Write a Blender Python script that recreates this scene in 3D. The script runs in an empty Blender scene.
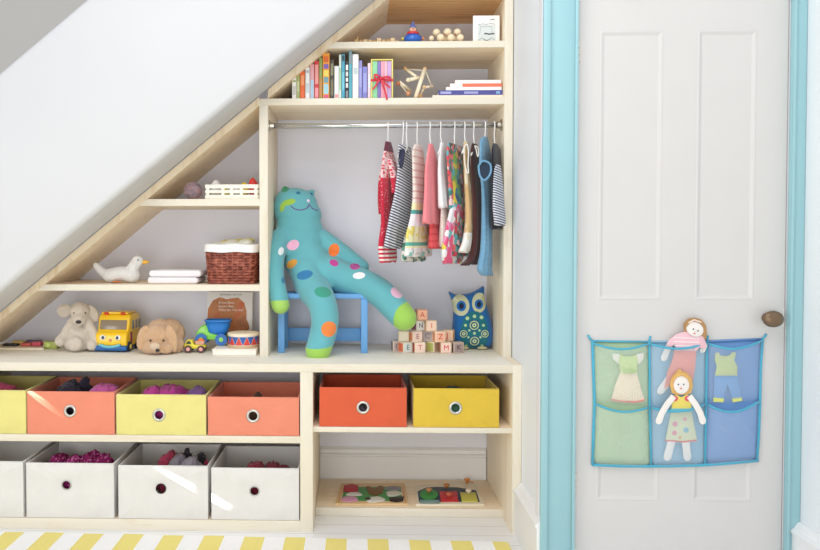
import bpy, bmesh, math, random
from mathutils import Vector, Matrix, noise
random.seed(7)
PI = math.pi
SC = bpy.context.scene
COL = SC.collection

# ------------------------------------------------------------------ camera
F = 800.0
PSI = math.radians(1.83)
TH = math.radians(1.5)
PX0, PY0 = 331.0, 261.0
CAMZ = 1.21
cd = bpy.data.cameras.new('camera')
cam = bpy.data.objects.new('camera', cd)
COL.objects.link(cam)
cam.location = (0, 0, CAMZ)
cam.rotation_euler = (PI/2 - TH, 0, PSI)
cd.sensor_width = 36
cd.lens = F/820*36
cd.shift_x = (410-PX0)/820
cd.shift_y = (PY0-275)/820
cd.clip_start = .05
SC.camera = cam
RM = cam.rotation_euler.to_matrix()
CP = Vector((0, 0, CAMZ))

def ray(px, py):
    return RM @ Vector(((px-PX0)/F, -(py-PY0)/F, -1))
def P(px, py, Y):                       # pixel -> point at distance Y
    d = ray(px, py)
    return CP + d*(Y/d.y)
def G(px, py, z):                       # pixel -> point at height z
    d = ray(px, py)
    return CP + d*((z-CAMZ)/d.z)
def m(px, Y):                           # pixel length -> metres at distance Y
    return px*Y/F

YD, YF, YU, YB = 2.90, 3.28, 3.49, 3.93

# --------------------------------------------------------------- materials
def lin(h):
    if not isinstance(h, str): return (*h[:3], 1)
    h = h.lstrip('#')
    o = []
    for i in (0, 2, 4):
        v = int(h[i:i+2], 16)/255
        o.append(v/12.92 if v <= .04045 else ((v+.055)/1.055)**2.4)
    return (*o, 1)
_mc = {}
class NT:
    def __init__(s, name, rough=.6):
        s.m = bpy.data.materials.new(name); s.m.use_nodes = True
        s.t = s.m.node_tree
        s.b = s.t.nodes['Principled BSDF']
        s.b.inputs['Roughness'].default_value = rough
        s.tc = s.n('ShaderNodeTexCoord')
    def n(s, typ, **kw):
        x = s.t.nodes.new(typ)
        for k, v in kw.items(): setattr(x, k, v)
        return x
    def l(s, a, b): s.t.links.new(a, b)
    def mapping(s, scale=(1,1,1), rot=(0,0,0), src='Object'):
        mp = s.n('ShaderNodeMapping')
        mp.inputs['Scale'].default_value = scale
        mp.inputs['Rotation'].default_value = rot
        s.l(s.tc.outputs[src], mp.inputs[0]); return mp.outputs[0]
    def noise(s, vec, scale=5, detail=3, rough=.5, dist=0):
        x = s.n('ShaderNodeTexNoise')
        x.inputs['Scale'].default_value = scale; x.inputs['Detail'].default_value = detail
        x.inputs['Roughness'].default_value = rough; x.inputs['Distortion'].default_value = dist
        s.l(vec, x.inputs['Vector']); return x.outputs['Fac']
    def ramp(s, fac, stops, mode='LINEAR'):
        r = s.n('ShaderNodeValToRGB'); r.color_ramp.interpolation = mode
        e = r.color_ramp.elements
        while len(e) < len(stops): e.new(.5)
        for i, (p, c) in enumerate(stops):
            e[i].position = p; e[i].color = lin(c)
        s.l(fac, r.inputs[0]); return r.outputs[0]
    def math(s, op, a, b=0, c=None):
        x = s.n('ShaderNodeMath', operation=op)
        for i, v in enumerate((a, b, c)):
            if v is None: continue
            if isinstance(v, (int, float)): x.inputs[i].default_value = v
            else: s.l(v, x.inputs[i])
        return x.outputs[0]
    def mix(s, fac, a, b):
        x = s.n('ShaderNodeMix', data_type='RGBA')
        if isinstance(fac, (int, float)): x.inputs[0].default_value = fac
        else: s.l(fac, x.inputs[0])
        for v, i in ((a, 6), (b, 7)):
            if isinstance(v, (str, tuple)): x.inputs[i].default_value = lin(v)
            else: s.l(v, x.inputs[i])
        return x.outputs[2]
    def col(s, v):
        if isinstance(v, (str, tuple)): s.b.inputs['Base Color'].default_value = lin(v)
        else: s.l(v, s.b.inputs['Base Color'])
        return s
    def bump(s, h, strength=.3, dist=.01):
        x = s.n('ShaderNodeBump'); x.inputs['Strength'].default_value = strength
        x.inputs['Distance'].default_value = dist
        s.l(h, x.inputs['Height']); s.l(x.outputs[0], s.b.inputs['Normal']); return s
    def xyz(s, src='Object'):
        x = s.n('ShaderNodeSeparateXYZ'); s.l(s.tc.outputs[src], x.inputs[0]); return x.outputs

def plain(h, rough=.6, metal=0, sheen=0, coat=0):
    k = (h, rough, metal, sheen, coat)
    if k not in _mc:
        t = NT('plain', rough)
        v = t.noise(t.mapping(), 9, 2)
        c = lin(h); d = tuple(x*.95 for x in c[:3])
        t.col(t.mix(v, tuple(c), (*d, 1)))
        t.b.inputs['Metallic'].default_value = metal
        t.b.inputs['Sheen Weight'].default_value = sheen
        t.b.inputs['Coat Weight'].default_value = coat
        _mc[k] = t.m
    return _mc[k]
def fabric(h, scale=500, strength=.25, fuzz=.25):
    k = ('fab', h, scale, strength)
    if k not in _mc:
        t = NT('fabric', .9)
        mp = t.mapping()
        w = t.noise(mp, scale, 2)
        f = t.noise(mp, 14, 3)
        c = lin(h)
        t.col(t.mix(f, tuple(c), (*[x*.86 for x in c[:3]], 1)))
        t.bump(t.math('ADD', w, t.math('MULTIPLY', f, 3)), strength, .002)
        t.b.inputs['Sheen Weight'].default_value = fuzz
        _mc[k] = t.m
    return _mc[k]
def wood(a='#e9d7ba', b='#d3b78e', axis='X', rough=.55, scale=1.0, knots=True):
    k = ('wood', a, b, axis, scale)
    if k not in _mc:
        t = NT('wood', rough)
        s = {'X': (.9, 9, 9), 'Z': (9, 9, .9), 'Y': (9, .9, 9), 'S': (9, 9, .9)}[axis]
        rot = (0, PI*.28, 0) if axis == 'S' else (0, 0, 0)
        mp = t.mapping(tuple(x*scale for x in s), rot)
        n1 = t.noise(mp, 2.2, 4, .6, 1.2)
        n2 = t.noise(mp, 14, 3, .6, .4)
        v = t.math('ADD', t.math('MULTIPLY', n1, .75), t.math('MULTIPLY', n2, .25))
        c = t.ramp(v, [(.30, b), (.48, a), (.60, a), (.74, b)])
        t.col(c); t.bump(n2, .08, .002)
        _mc[k] = t.m
    return _mc[k]
def paint(h, rough=.55, mottled=.04, scale=3):
    k = ('paint', h, rough, mottled)
    if k not in _mc:
        t = NT('paint', rough)
        c = lin(h)
        n = t.noise(t.mapping(), scale, 4)
        t.col(t.mix(n, tuple(c), (*[x*(1-mottled) for x in c[:3]], 1)))
        t.bump(t.noise(t.mapping(), 120, 2), .04, .002)
        _mc[k] = t.m
    return _mc[k]
def spots(base, els, rough=.9, bumpscale=400, bstr=.2, fuzz=.3, flat=False):
    """cloth printed with coloured ellipses given in the object's own space"""
    t = NT('printed_cloth', rough)
    f = t.noise(t.mapping(), 14, 3)
    cur = t.mix(f, base, tuple(x*.88 for x in lin(base)[:3])+(1,))
    for (c, r, rot, hcol) in els:
        mp = t.n('ShaderNodeMapping'); mp.vector_type = 'TEXTURE'
        mp.inputs['Location'].default_value = c
        mp.inputs['Rotation'].default_value = (0, rot, 0)
        mp.inputs['Scale'].default_value = (r[0], 1000 if flat else (r[2] if len(r) > 2 else r[0]), r[1])
        t.l(t.tc.outputs['Object'], mp.inputs[0])
        ln = t.n('ShaderNodeVectorMath', operation='LENGTH'); t.l(mp.outputs[0], ln.inputs[0])
        k = t.math('LESS_THAN', ln.outputs['Value'], 1)
        cur = t.mix(k, cur, hcol)
    t.col(cur); t.bump(t.noise(t.mapping(), bumpscale, 2), bstr, .002)
    t.b.inputs['Sheen Weight'].default_value = fuzz
    return t.m

# ------------------------------------------------------------ mesh builder
class MB:
    def __init__(s): s.bm = bmesh.new(); s.mi = 0
    def _f(s, vs):
        try:
            f = s.bm.faces.new(vs); f.material_index = s.mi; return f
        except ValueError: return None
    def box(s, x0, x1, y0, y1, z0, z1):
        v = [s.bm.verts.new((x, y, z)) for z in (z0, z1) for y in (y0, y1) for x in (x0, x1)]
        for q in ((0,2,3,1),(4,5,7,6),(0,1,5,4),(2,6,7,3),(0,4,6,2),(1,3,7,5)): s._f([v[i] for i in q])
        return s
    def obox(s, c, size, M=None):
        M = M or Matrix.Identity(3)
        hx, hy, hz = (a/2 for a in size)
        v = [s.bm.verts.new(Vector(c)+M@Vector((x*hx, y*hy, z*hz))) for z in (-1,1) for y in (-1,1) for x in (-1,1)]
        for q in ((0,2,3,1),(4,5,7,6),(0,1,5,4),(2,6,7,3),(0,4,6,2),(1,3,7,5)): s._f([v[i] for i in q])
        return s
    def prism(s, pts, y0, y1):          # pts (x,z) outline pushed along y
        a = [s.bm.verts.new((x, y0, z)) for x, z in pts]
        b = [s.bm.verts.new((x, y1, z)) for x, z in pts]
        n = len(pts); s._f(a); s._f(b[::-1])
        for i in range(n): s._f([a[i], b[i], b[(i+1)%n], a[(i+1)%n]])
        return s
    def slab(s, pts, z0, z1):           # pts (x,y) outline pushed along z
        a = [s.bm.verts.new((x, y, z0)) for x, y in pts]
        b = [s.bm.verts.new((x, y, z1)) for x, y in pts]
        n = len(pts); s._f(a); s._f(b[::-1])
        for i in range(n): s._f([a[i], b[i], b[(i+1)%n], a[(i+1)%n]])
        return s
    def sideprism(s, pts, x0, x1):      # pts (y,z) outline pushed along x
        a = [s.bm.verts.new((x0, y, z)) for y, z in pts]
        b = [s.bm.verts.new((x1, y, z)) for y, z in pts]
        n = len(pts); s._f(a); s._f(b[::-1])
        for i in range(n): s._f([a[i], b[i], b[(i+1)%n], a[(i+1)%n]])
        return s
    def loft(s, rings, cap=True, closed=True):
        R = [[s.bm.verts.new(p) for p in r] for r in rings]
        n = len(R[0])
        for a, b in zip(R, R[1:]):
            for i in range(n if closed else n-1):
                s._f([a[i], a[(i+1)%n], b[(i+1)%n], b[i]])
        if cap and closed:
            s._f(R[0][::-1]); s._f(R[-1])
        return s
    def tube(s, pts, r, seg=10, closed=False):
        pts = [Vector(p) for p in pts]; n = len(pts)
        rr = r if isinstance(r, (list, tuple)) else [r]*n
        rings = []; up = None
        for i, p in enumerate(pts):
            if closed: d = pts[(i+1)%n]-pts[i-1]
            else: d = pts[min(i+1, n-1)]-pts[max(i-1, 0)]
            d.normalize()
            if up is None: up = Vector((0,0,1)) if abs(d.z) < .9 else Vector((0,1,0))
            a = d.cross(up); a.normalize(); b = a.cross(d); up = b
            rings.append([p+(a*math.cos(t)+b*math.sin(t))*rr[i] for t in [2*PI*k/seg for k in range(seg)]])
        if closed: rings.append(rings[0]); return s.loft(rings, cap=False)
        return s.loft(rings)
    def cyl(s, a, b, r, seg=20, r2=None): return s.tube([a, b], [r, r if r2 is None else r2], seg)
    def lathe(s, c, prof, seg=24, axis='Z'):
        c = Vector(c); rings = []
        for r, h in prof:
            r = max(r, .0002); ring = []
            for k in range(seg):
                t = 2*PI*k/seg; u, v = r*math.cos(t), r*math.sin(t)
                ring.append(c+(Vector((u, v, h)) if axis == 'Z' else Vector((u, h, v)) if axis == 'Y' else Vector((h, u, v))))
            rings.append(ring)
        return s.loft(rings)
    def ell(s, c, r, M=None, sub=2):
        r = (r,)*3 if isinstance(r, (int, float)) else r
        mt = Matrix.Translation(c) @ (M.to_4x4() if M else Matrix.Identity(4)) @ Matrix.Diagonal((*r, 1))
        k = bmesh.ops.create_icosphere(s.bm, subdivisions=sub, radius=1, matrix=mt)
        for f in {f for v in k['verts'] for f in v.link_faces}: f.material_index = s.mi
        return s
    def ring(s, c, R, r, axis='Y', seg=28, squash=1):
        c = Vector(c); pts = []
        for k in range(seg):
            t = 2*PI*k/seg; u, v = R*math.cos(t), R*squash*math.sin(t)
            pts.append(c+(Vector((u, 0, v)) if axis == 'Y' else Vector((u, v, 0)) if axis == 'Z' else Vector((0, u, v))))
        return s.tube(pts, r, 8, closed=True)
    def cush(s, pts, yc, th, rings=7, power=.5):   # stuffed flat shape: outline (x,z) swelling along y
        cx = sum(p[0] for p in pts)/len(pts); cz = sum(p[1] for p in pts)/len(pts)
        R = []
        for k in range(-rings, rings+1):
            a = k/rings*PI/2
            f = max(math.cos(a), .02)**power; h = math.sin(a)*th
            R.append([(cx+(x-cx)*f, yc+h, cz+(z-cz)*f) for x, z in pts])
        return s.loft(R)
    def noise(s, amp, freq, off=0):
        for v in s.bm.verts:
            q = v.co*freq+Vector((off, off*1.7, 0))
            v.co += Vector((noise.noise(q), noise.noise(q+Vector((9,0,0))), noise.noise(q+Vector((0,9,0)))))*amp
        return s
    def build(s, name, mats, parent=None, smooth=False, bevel=0, bseg=2, root=None, voxel=0, sm=4, fuzz=None, subsurf=0):
        me = bpy.data.meshes.new(name)
        bmesh.ops.recalc_face_normals(s.bm, faces=s.bm.faces)
        s.bm.to_mesh(me); s.bm.free()
        for mt in (mats if isinstance(mats, (list, tuple)) else [mats]): me.materials.append(mt)
        o = bpy.data.objects.new(name, me); COL.objects.link(o)
        if bevel:
            b = o.modifiers.new('b', 'BEVEL'); b.width = bevel; b.segments = bseg; b.limit_method = 'ANGLE'; b.angle_limit = .6
        if voxel:
            r = o.modifiers.new('r', 'REMESH'); r.mode = 'VOXEL'; r.voxel_size = voxel; r.use_smooth_shade = True
            q = o.modifiers.new('s', 'SMOOTH'); q.factor = .5; q.iterations = sm
        if subsurf:
            q = o.modifiers.new('s', 'SUBSURF'); q.levels = q.render_levels = subsurf
        if bevel or voxel or subsurf:
            bpy.context.view_layer.update()
            dg = bpy.context.evaluated_depsgraph_get()
            nm = bpy.data.meshes.new_from_object(o.evaluated_get(dg)); o.modifiers.clear(); o.data = nm; me = nm
        if fuzz:
            amp, fr = fuzz
            for v in me.vertices:
                v.co += v.normal*noise.noise(v.co*fr)*amp
        if smooth:
            for p in me.polygons: p.use_smooth = True
        elif bevel:
            for p in me.polygons: p.use_smooth = True
            try: me.set_sharp_from_angle(angle=.5)
            except Exception: pass
        if parent is not None:
            top = parent
            while top.parent: top = top.parent
            if not getattr(s, 'local', False):
                me.transform(Matrix.Translation(-top.location))
            o.parent = parent
        elif root is not None:
            me.transform(Matrix.Translation(-Vector(root))); o.location = root
        return o

def tag(o, label, cat, group=None):
    o['label'] = label; o['category'] = cat
    if group: o['group'] = group
    return o
def thing(name, label, cat, loc, group=None, rz=0):
    o = bpy.data.objects.new(name, None); COL.objects.link(o)
    o.location = loc; o.rotation_euler = (0, 0, rz); o.empty_display_size = .05
    return tag(o, label, cat, group)
def LMB():
    b = MB(); b.local = True; return b
def struct(o): o['kind'] = 'structure'; return o
def crom(pts, k=8):
    out = []; n = len(pts)
    for i in range(n-1):
        p0, p1, p2, p3 = pts[max(i-1,0)], pts[i], pts[i+1], pts[min(i+2,n-1)]
        for j in range(k):
            t = j/k
            out.append([.5*((2*b)+(c-a)*t+(2*a-5*b+4*c-d)*t*t+(3*b-a-3*c+d)*t**3) for a, b, c, d in zip(p0, p1, p2, p3)])
    out.append(list(pts[-1])); return out
def limb(mb, pts, k=10, sub=2):        # pts (x,y,z,r)
    for q in crom(pts, k): mb.ell(q[:3], max(q[3], .002), sub=sub)
    return mb
def text_mesh(name, txt, size, mat, parent, loc, rot=(PI/2, 0, 0), depth=.0006, local=True, align='CENTER'):
    cu = bpy.data.curves.new('t', 'FONT'); cu.body = txt; cu.size = size; cu.extrude = depth
    cu.align_x = align; cu.align_y = 'CENTER'
    o = bpy.data.objects.new('t', cu); COL.objects.link(o)
    bpy.context.view_layer.update()
    me = bpy.data.meshes.new_from_object(o.evaluated_get(bpy.context.evaluated_depsgraph_get()))
    bpy.data.objects.remove(o)
    me.materials.clear(); me.materials.append(mat)
    r = Matrix.Translation(loc) @ (rot.to_4x4() if isinstance(rot, Matrix) else Matrix.Rotation(rot[2],4,'Z')@Matrix.Rotation(rot[1],4,'Y')@Matrix.Rotation(rot[0],4,'X'))
    me.transform(r)
    n = bpy.data.objects.new(name, me); COL.objects.link(n)
    if not local: me.transform(Matrix.Translation(-parent.location))
    n.parent = parent
    return n

# ------------------------------------------------------------ key positions
XR0 = P(512, 250, YU).x            # outer face of the right end panel
XR1 = P(503.5, 250, YU).x
XM0 = P(259.5, 250, YU).x          # post between cubby and closet
XM1 = P(268, 250, YU).x
ZC = P(400, 364.3, YF).z           # counter top
ZCB = P(400, 372.8, YF).z
XP0 = P(300.2, 450, YF).x          # post between the two lower cabinets
XP1 = P(312.8, 450, YF).x
XLEFT = -1.72
XW = XR0 + .004
ZTOP = P(440, 24, YB).z
XDR0 = P(575, 275, YD+.01).x; XDR1 = P(784, 275, YD+.01).x
XC0 = P(541, 275, YD).x; XRW = P(801, 275, YD).x

# ------------------------------------------------------------- room shell
WHITE = paint('#eceded'); 
m_back = paint('#ecedf7')
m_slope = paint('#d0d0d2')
m_ceil = paint('#c9c7c2')
m_door = paint('#d3d0cd', .45, .05, 6)
m_teal = paint('#9ac5cc', .4, .06, 8)
m_trim = paint('#f1f1f1', .4)

def floor_mat():
    t = NT('white_floorboards', .35)
    x = t.xyz()
    fr = t.math('FRACT', t.math('MULTIPLY', x[1], 9.5))
    gap = t.math('LESS_THAN', fr, .035)
    n = t.noise(t.mapping((1.5, 20, 1)), 3, 3)
    c = t.mix(n, '#f4f4f4', '#e6e6e6')
    t.col(t.mix(gap, c, '#c4c2c0')); t.bump(n, .05, .002)
    return t.m
b = MB(); b.box(-2.6, 2.2, -.6, YB+.1, -.05, 0)
struct(b.build('floor', floor_mat()))
b = MB(); b.box(XW, XW+.06, YD+.05, YB, 0, 2.75)
struct(b.build('wall_return', paint('#f0f5fb')))
# door wall: strip left of the door, right of it, above it
b = MB(); b.box(XC0-.003, XDR0-.004, YD, YD+.05, 0, 2.75); b.box(XDR1+.004, XRW+.06, YD, YD+.05, 0, 2.75)
b.box(XDR0-.004, XDR1+.004, YD, YD+.05, 2.14, 2.75)
struct(b.build('wall_door', paint('#eceaee')))
b = MB(); b.box(XRW, XRW+.06, -.6, YD, 0, 2.75)
struct(b.build('wall_right', paint('#eef1f4')))
# white bulkhead under the stair: between its lower edge and the ceiling line
def lineXZ(p, q, Y):
    a, c = P(*p, Y), P(*q, Y)
    k = (c.z-a.z)/(c.x-a.x)
    return lambda x: a.z+(x-a.x)*k
low = lineXZ((0, 295), (357, 0), YF); up = lineXZ((0, 108), (128, 0), YF)
b = MB()
xs = [-2.6, -1.9, -1.2, -.5, .1]
pts = [(x, low(x)) for x in (-2.6, .35)] + [(x, up(x)) for x in (.35, -2.6)]
lowf = lineXZ((0, 291.5), (353.5, 0), YF)
inn = lineXZ((45, 284.2), (337, 41), YU)
kk = inn(1)-inn(0); tv = .030*math.sqrt(1+kk*kk)
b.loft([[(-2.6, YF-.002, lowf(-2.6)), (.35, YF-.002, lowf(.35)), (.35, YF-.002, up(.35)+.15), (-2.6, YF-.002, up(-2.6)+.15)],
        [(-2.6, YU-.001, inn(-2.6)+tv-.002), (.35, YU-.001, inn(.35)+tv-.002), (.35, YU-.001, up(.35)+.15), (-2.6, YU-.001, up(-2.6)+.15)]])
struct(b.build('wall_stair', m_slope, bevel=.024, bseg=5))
# back wall of the closet, stopping under the stair; the stairwell wall stands further back
b = MB(); b.prism([(-2.6, 0), (XW+.06, 0), (XW+.06, 2.75), (.10, 2.75), (-2.6, max(low(-2.6), 0)+.02)], YB, YB+.06)
struct(b.build('wall_back', m_back))
b = MB(); b.box(-3.4, 1.2, 4.75, 4.82, 0, 3.6)
struct(b.build('wall_stairwell', paint('#cfccc6')))

# baseboards
def base_profile(h, t):   # (offset outwards, z)
    return [(0, 0), (t, 0), (t, h*.8), (t+.006, h*.82), (t+.006, h*.86), (t*.75, h*.9), (t*.45, h*.97), (t*.2, h), (0, h)]
pr = base_profile(.215, .028)
b = MB()
rings = [[(XW-o, y, z) for o, z in pr] for y in (YF-.002, YD-.024)]
b.loft(rings)
struct(b.build('baseboard_return', m_trim))
pr = base_profile(.205, .03)
b = MB(); b.loft([[(XRW-o, y, z) for o, z in pr] for y in (YD-.002, -.6)])
struct(b.build('baseboard_right', m_trim))
zb0 = P(400, 478, YB).z; zb1 = P(400, 447, YB).z
b = MB(); t_ = .018
prb = [(0, 0), (t_, 0), (t_, zb1-.045), (t_+.006, zb1-.04), (t_+.006, zb1-.033), (t_*.7, zb1-.028), (t_*.7, zb1-.012), (t_+.002, zb1-.008), (t_*.4, zb1), (0, zb1)]
b.loft([[(x, YB-o, z) for o, z in prb] for x in (XP1+.002, XR1-.001)])
struct(b.build('baseboard_back', m_trim))

# door casing
def casing(x0, x1, bead_left):
    b = MB(); b.box(x0, x1, YD-.022, YD, 0, 2.13)
    if bead_left: b.box(x0-.004, x0+.022, YD-.034, YD-.022, 0, 2.13); b.box(x1-.012, x1, YD-.03, YD-.022, 0, 2.13)
    else: b.box(x0, x0+.012, YD-.03, YD-.022, 0, 2.13)
    return b
struct(casing(XC0, XDR0-.003, True).build('trim_1', m_teal, bevel=.004))
struct(casing(XDR1+.003, XRW-.001, False).build('trim_2', m_teal, bevel=.004))
b = MB(); b.box(XC0, XRW-.001, YD-.022, YD, 2.13, 2.25); struct(b.build('trim_3', m_teal, bevel=.004))

# door
door = bpy.data.objects.new('door_1', None); COL.objects.link(door); door.location = (XDR0, YD+.02, 0); struct(door)
yd = YD+.004
b = MB()
dz = lambda py: P(680, py, yd).z
dx = lambda px: P(px, 275, yd).x
pz = [(dz(300), dz(30)), (dz(501), dz(375))]
px_ = [(dx(598), dx(661)), (dx(695), dx(754))]
# slab with four sunk panels
xsx = [XDR0, px_[0][0], px_[0][1], px_[1][0], px_[1][1], XDR1]
zs = [.008, pz[1][0], pz[1][1], pz[0][0], pz[0][1], 2.125]
for i in range(5):
    for j in range(5):
        sunk = i in (1, 3) and j in (1, 3)
        b.box(xsx[i], xsx[i+1], yd+(.0045 if sunk else 0), yd+.036, zs[j], zs[j+1])
bmesh.ops.remove_doubles(b.bm, verts=b.bm.verts, dist=1e-5)
b.build('door_slab', m_door, door)
for (xa, xb) in px_:
    for (za, zb) in pz:
        b = MB()
        prf = [(-.001, .0002), (.003, -.0012), (.008, -.0002), (.014, .003), (.018, .0046)]
        R = []
        for o, d in prf:
            R.append([(xa+o, yd+d, za+o), (xb-o, yd+d, za+o), (xb-o, yd+d, zb-o), (xa+o, yd+d, zb-o)])
        b.loft(R, cap=False); b.build('panel_moulding', m_door, door)
kp = P(766.5, 317.8, yd)
b = MB(); b.lathe(kp, [(.0, -.0), (.018, -.001), (.018, -.006), (.009, -.010), (.008, -.024), (.012, -.028), (.026, -.034), (.032, -.043), (.031, -.052), (.022, -.060), (.008, -.064), (0, -.0645)], 28, 'Y')
for v in b.bm.verts:
    if v.co.y < yd-.02: v.co.x = kp.x+(v.co.x-kp.x)*1.12; v.co.z = kp.z+(v.co.z-kp.z)*.92
b.build('door_knob', plain('#7d6650', .38, .55), door, smooth=True)
b = MB(); q = P(784, 317.5, yd); b.box(q.x-.006, XDR1-.0005, yd-.004, yd, q.z-.032, q.z+.03)
b.build('strike_plate', plain('#e4e0da', .4, .3), door, bevel=.001)
for py in (52, 483):
    q = P(577, py, yd); b = MB()
    for k in range(3): b.cyl((XDR0+.003, yd-.006, q.z-.034+k*.024), (XDR0+.003, yd-.006, q.z-.012+k*.024), .0055, 10)
    b.box(XDR0+.003, XDR0+.012, yd-.002, yd, q.z-.034, q.z+.036)
    b.build('hinge', plain('#d8d2c8', .5, .2), door)

# --------------------------------------------------------- built-in shelves
W_EDGE = wood('#e2dac9', '#d8cbb2', 'X')
W_EDGEZ = wood('#e2dac9', '#d8cbb2', 'Z')
W_FACE = wood('#f6e4ca', '#e4c7a0', 'X')
W_FACEZ = wood('#f0e3cb', '#e0caa6', 'Z')
W_SL = wood('#f9e6ca', '#e9caa0', 'S')
W_TOP = wood('#e8bd88', '#c68f55', 'X', scale=1.2)
W_PALE = wood('#f3eee2', '#e9e0cd', 'X')
E = .006   # solid edging thickness on the front of a board

def board(par, name, x0, x1, y0, y1, z0, z1, face, edge):
    b = MB(); b.box(x0, x1, y0+E, y1, z0, z1); o = b.build(name, face, par, bevel=.001)
    b = MB(); b.box(x0, x1, y0, y0+E, z0, z1); b.build('front_edge', edge, o, bevel=.001)
    return o
YBK = YB-.001
zl0 = P(150, 442.2, YF).z; zl1 = P(150, 435.3, YF).z     # left middle shelf
zf1 = P(150, 519.3, YF).z                               # left bottom board
ca = thing('storage_cabinet', 'low pale wood cabinet of cloth bins in two rows, left of the post', 'cabinet', (XLEFT, YF, 0))
board(ca, 'side_panel', XP0, XP1, YF, YBK, 0, ZCB, W_FACEZ, W_EDGEZ)
board(ca, 'shelf', XLEFT, XP0, YF, YBK, zl0, zl1, W_FACE, W_EDGE)
board(ca, 'bottom_board', XLEFT, XP0, YF, YBK, 0.0, zf1, W_FACE, W_EDGE)
board(ca, 'side_panel', XLEFT-.03, XLEFT, YF, YBK, 0, ZCB, W_FACEZ, W_EDGEZ)
XRI = P(512.3, 450, YF).x; XRO = P(522.3, 450, YF).x
XRO = min(XRO, XW-.001)
zr0 = P(410, 433.5, YF).z; zr1 = P(410, 428.2, YF).z
cb = thing('storage_cabinet', 'low pale wood cabinet holding one orange and one yellow bin over two puzzles', 'cabinet', (XP1, YF, 0))
board(cb, 'side_panel', XRI, XRO, YF, YBK, 0, ZC, W_FACEZ, W_EDGEZ)
board(cb, 'shelf', XP1, XRI, YF+.012, YBK, zr0, zr1, W_FACE, W_EDGE)
zbb = G(400, 510, 0).z+.036
board(cb, 'bottom_board', XP1+.001, XRI, YU-.01, YB-.025, 0, zbb, W_FACE, W_EDGE)
ct = thing('countertop', 'long pale wood counter running the whole width above the bins', 'countertop', (0, YF, ZCB))
board(ct, 'board', XLEFT-.03, XRI, YF, YBK, ZCB, ZC, W_PALE, W_EDGE)

# slanted panel line (inner) on YU plane
inn = lineXZ((45, 284.2), (337, 41), YU)
kk = inn(1)-inn(0); tv = .030*math.sqrt(1+kk*kk)
def slant(par, x0, x1):
    b = MB(); b.prism([(x0, inn(x0)), (x1, inn(x1)), (x1, inn(x1)+tv), (x0, inn(x0)+tv)], YU+E, YBK)
    o = b.build('slanted_panel', W_SL, par)
    b = MB(); b.prism([(x0, inn(x0)), (x1, inn(x1)), (x1, inn(x1)+tv), (x0, inn(x0)+tv)], YU, YU+E)
    b.build('front_edge', wood('#e8d6b8', '#cfb38c', 'S'), o)
def inn_x(z): return (z-inn(0))/kk
def sboard(par, x1, z0, z1):
    pts = [(inn_x(z0), z0), (x1, z0), (x1, z1), (inn_x(z1), z1)]
    b = MB(); b.prism(pts, YU+E, YBK); o = b.build('shelf', W_FACE, par)
    b = MB(); b.prism(pts, YU, YU+E); b.build('front_edge', W_EDGE, o)
    return o
ZS = lambda px, py: P(px, py, YU).z
cu = thing('slanted_shelving', 'triangular pale wood cubby shelves under the slope, left of the closet post', 'shelf', (XM0, YU, ZC))
xl_ = inn_x(ZC)
slant(cu, xl_, XM0)
z1, z0 = ZS(200, 199), ZS(200, 205.8)
sboard(cu, XM0, z0, z1); Z_A = z1
z1, z0 = ZS(150, 284.6), ZS(150, 290.8)
sboard(cu, XM0, z0, z1); Z_B = z1
cl = thing('closet_unit', 'tall open pale wood closet with two upper shelves and a steel rod', 'closet', (XM0, YU, ZC))
Z1b, Z1t = ZS(400, 104.6), ZS(400, 97.8)
Z2b, Z2t = ZS(420, 47.8), ZS(420, 41.3)
board(cl, 'side_panel', XM0, XM1, YU, YBK, ZC, Z1b, W_FACEZ, W_EDGEZ)
board(cl, 'side_panel', XR1, XR0, YU, YBK, ZC, ZTOP+.03, W_FACEZ, W_EDGEZ)
board(cl, 'shelf', XM0, XR1, YU, YBK, Z1b, Z1t, W_FACE, W_EDGE)
sboard(cl, XR1, Z2b, Z2t)
xt = inn_x(ZTOP)
b = MB(); b.box(xt, XR1, YU, YBK, ZTOP, ZTOP+.03); b.build('top_panel', W_TOP, cl)
slant(cl, inn_x(Z1t)+.0, xt+.03)
YR = YU+.05
zrod = P(390, 125.5, YR).z
b = MB(); b.cyl((XM1, YR, zrod), (XR1, YR, zrod), m(2.6, YR), 16)
rod = b.build('clothes_rod', plain('#d3d5d6', .18, .9), cl, smooth=True)
for x, s_ in ((XM1, 1), (XR1, -1)):
    b = MB(); b.lathe((x, YR, zrod), [(0, 0), (.026, 0), (.026, .004*s_), (.016, .008*s_), (.015, .022*s_), (0, .022*s_)], 20, 'X')
    b.build('rod_socket', plain('#b9b2a6', .25, .9), rod, smooth=False)

# ------------------------------------------------------------------- rug
def rug_mat():
    t = NT('striped_rug', .95)
    x = t.xyz()
    fr = t.math('FRACT', t.math('ADD', t.math('DIVIDE', t.math('SUBTRACT', x[0], P(326.5, 541, 3.22).x-0), .1655), 10))
    k = t.math('LESS_THAN', fr, .50)
    n = t.noise(t.mapping((1, 1, 1)), 220, 2)
    y = t.mix(n, '#f2e590', '#e6d676'); w = t.mix(n, '#fbfbfb', '#f0f0f1')
    t.col(t.mix(k, w, y)); t.bump(n, .5, .003); return t.m
rx1 = G(508, 543, .008).x
yr1 = G(340, 540, .008).y
b = MB()
N = 60
top = []
for i in range(N+1):
    x = -2.4+(rx1+2.4)*i/N
    top.append((x, yr1+(rx1-x)*.022+.003*math.sin(i*.9)))
b.slab(top+[(rx1+.0, .9), (-2.4, .9)], .001, .009)
tag(b.build('rug', rug_mat()), 'flat woven rug with yellow and white stripes on the floor', 'rug')

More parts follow.
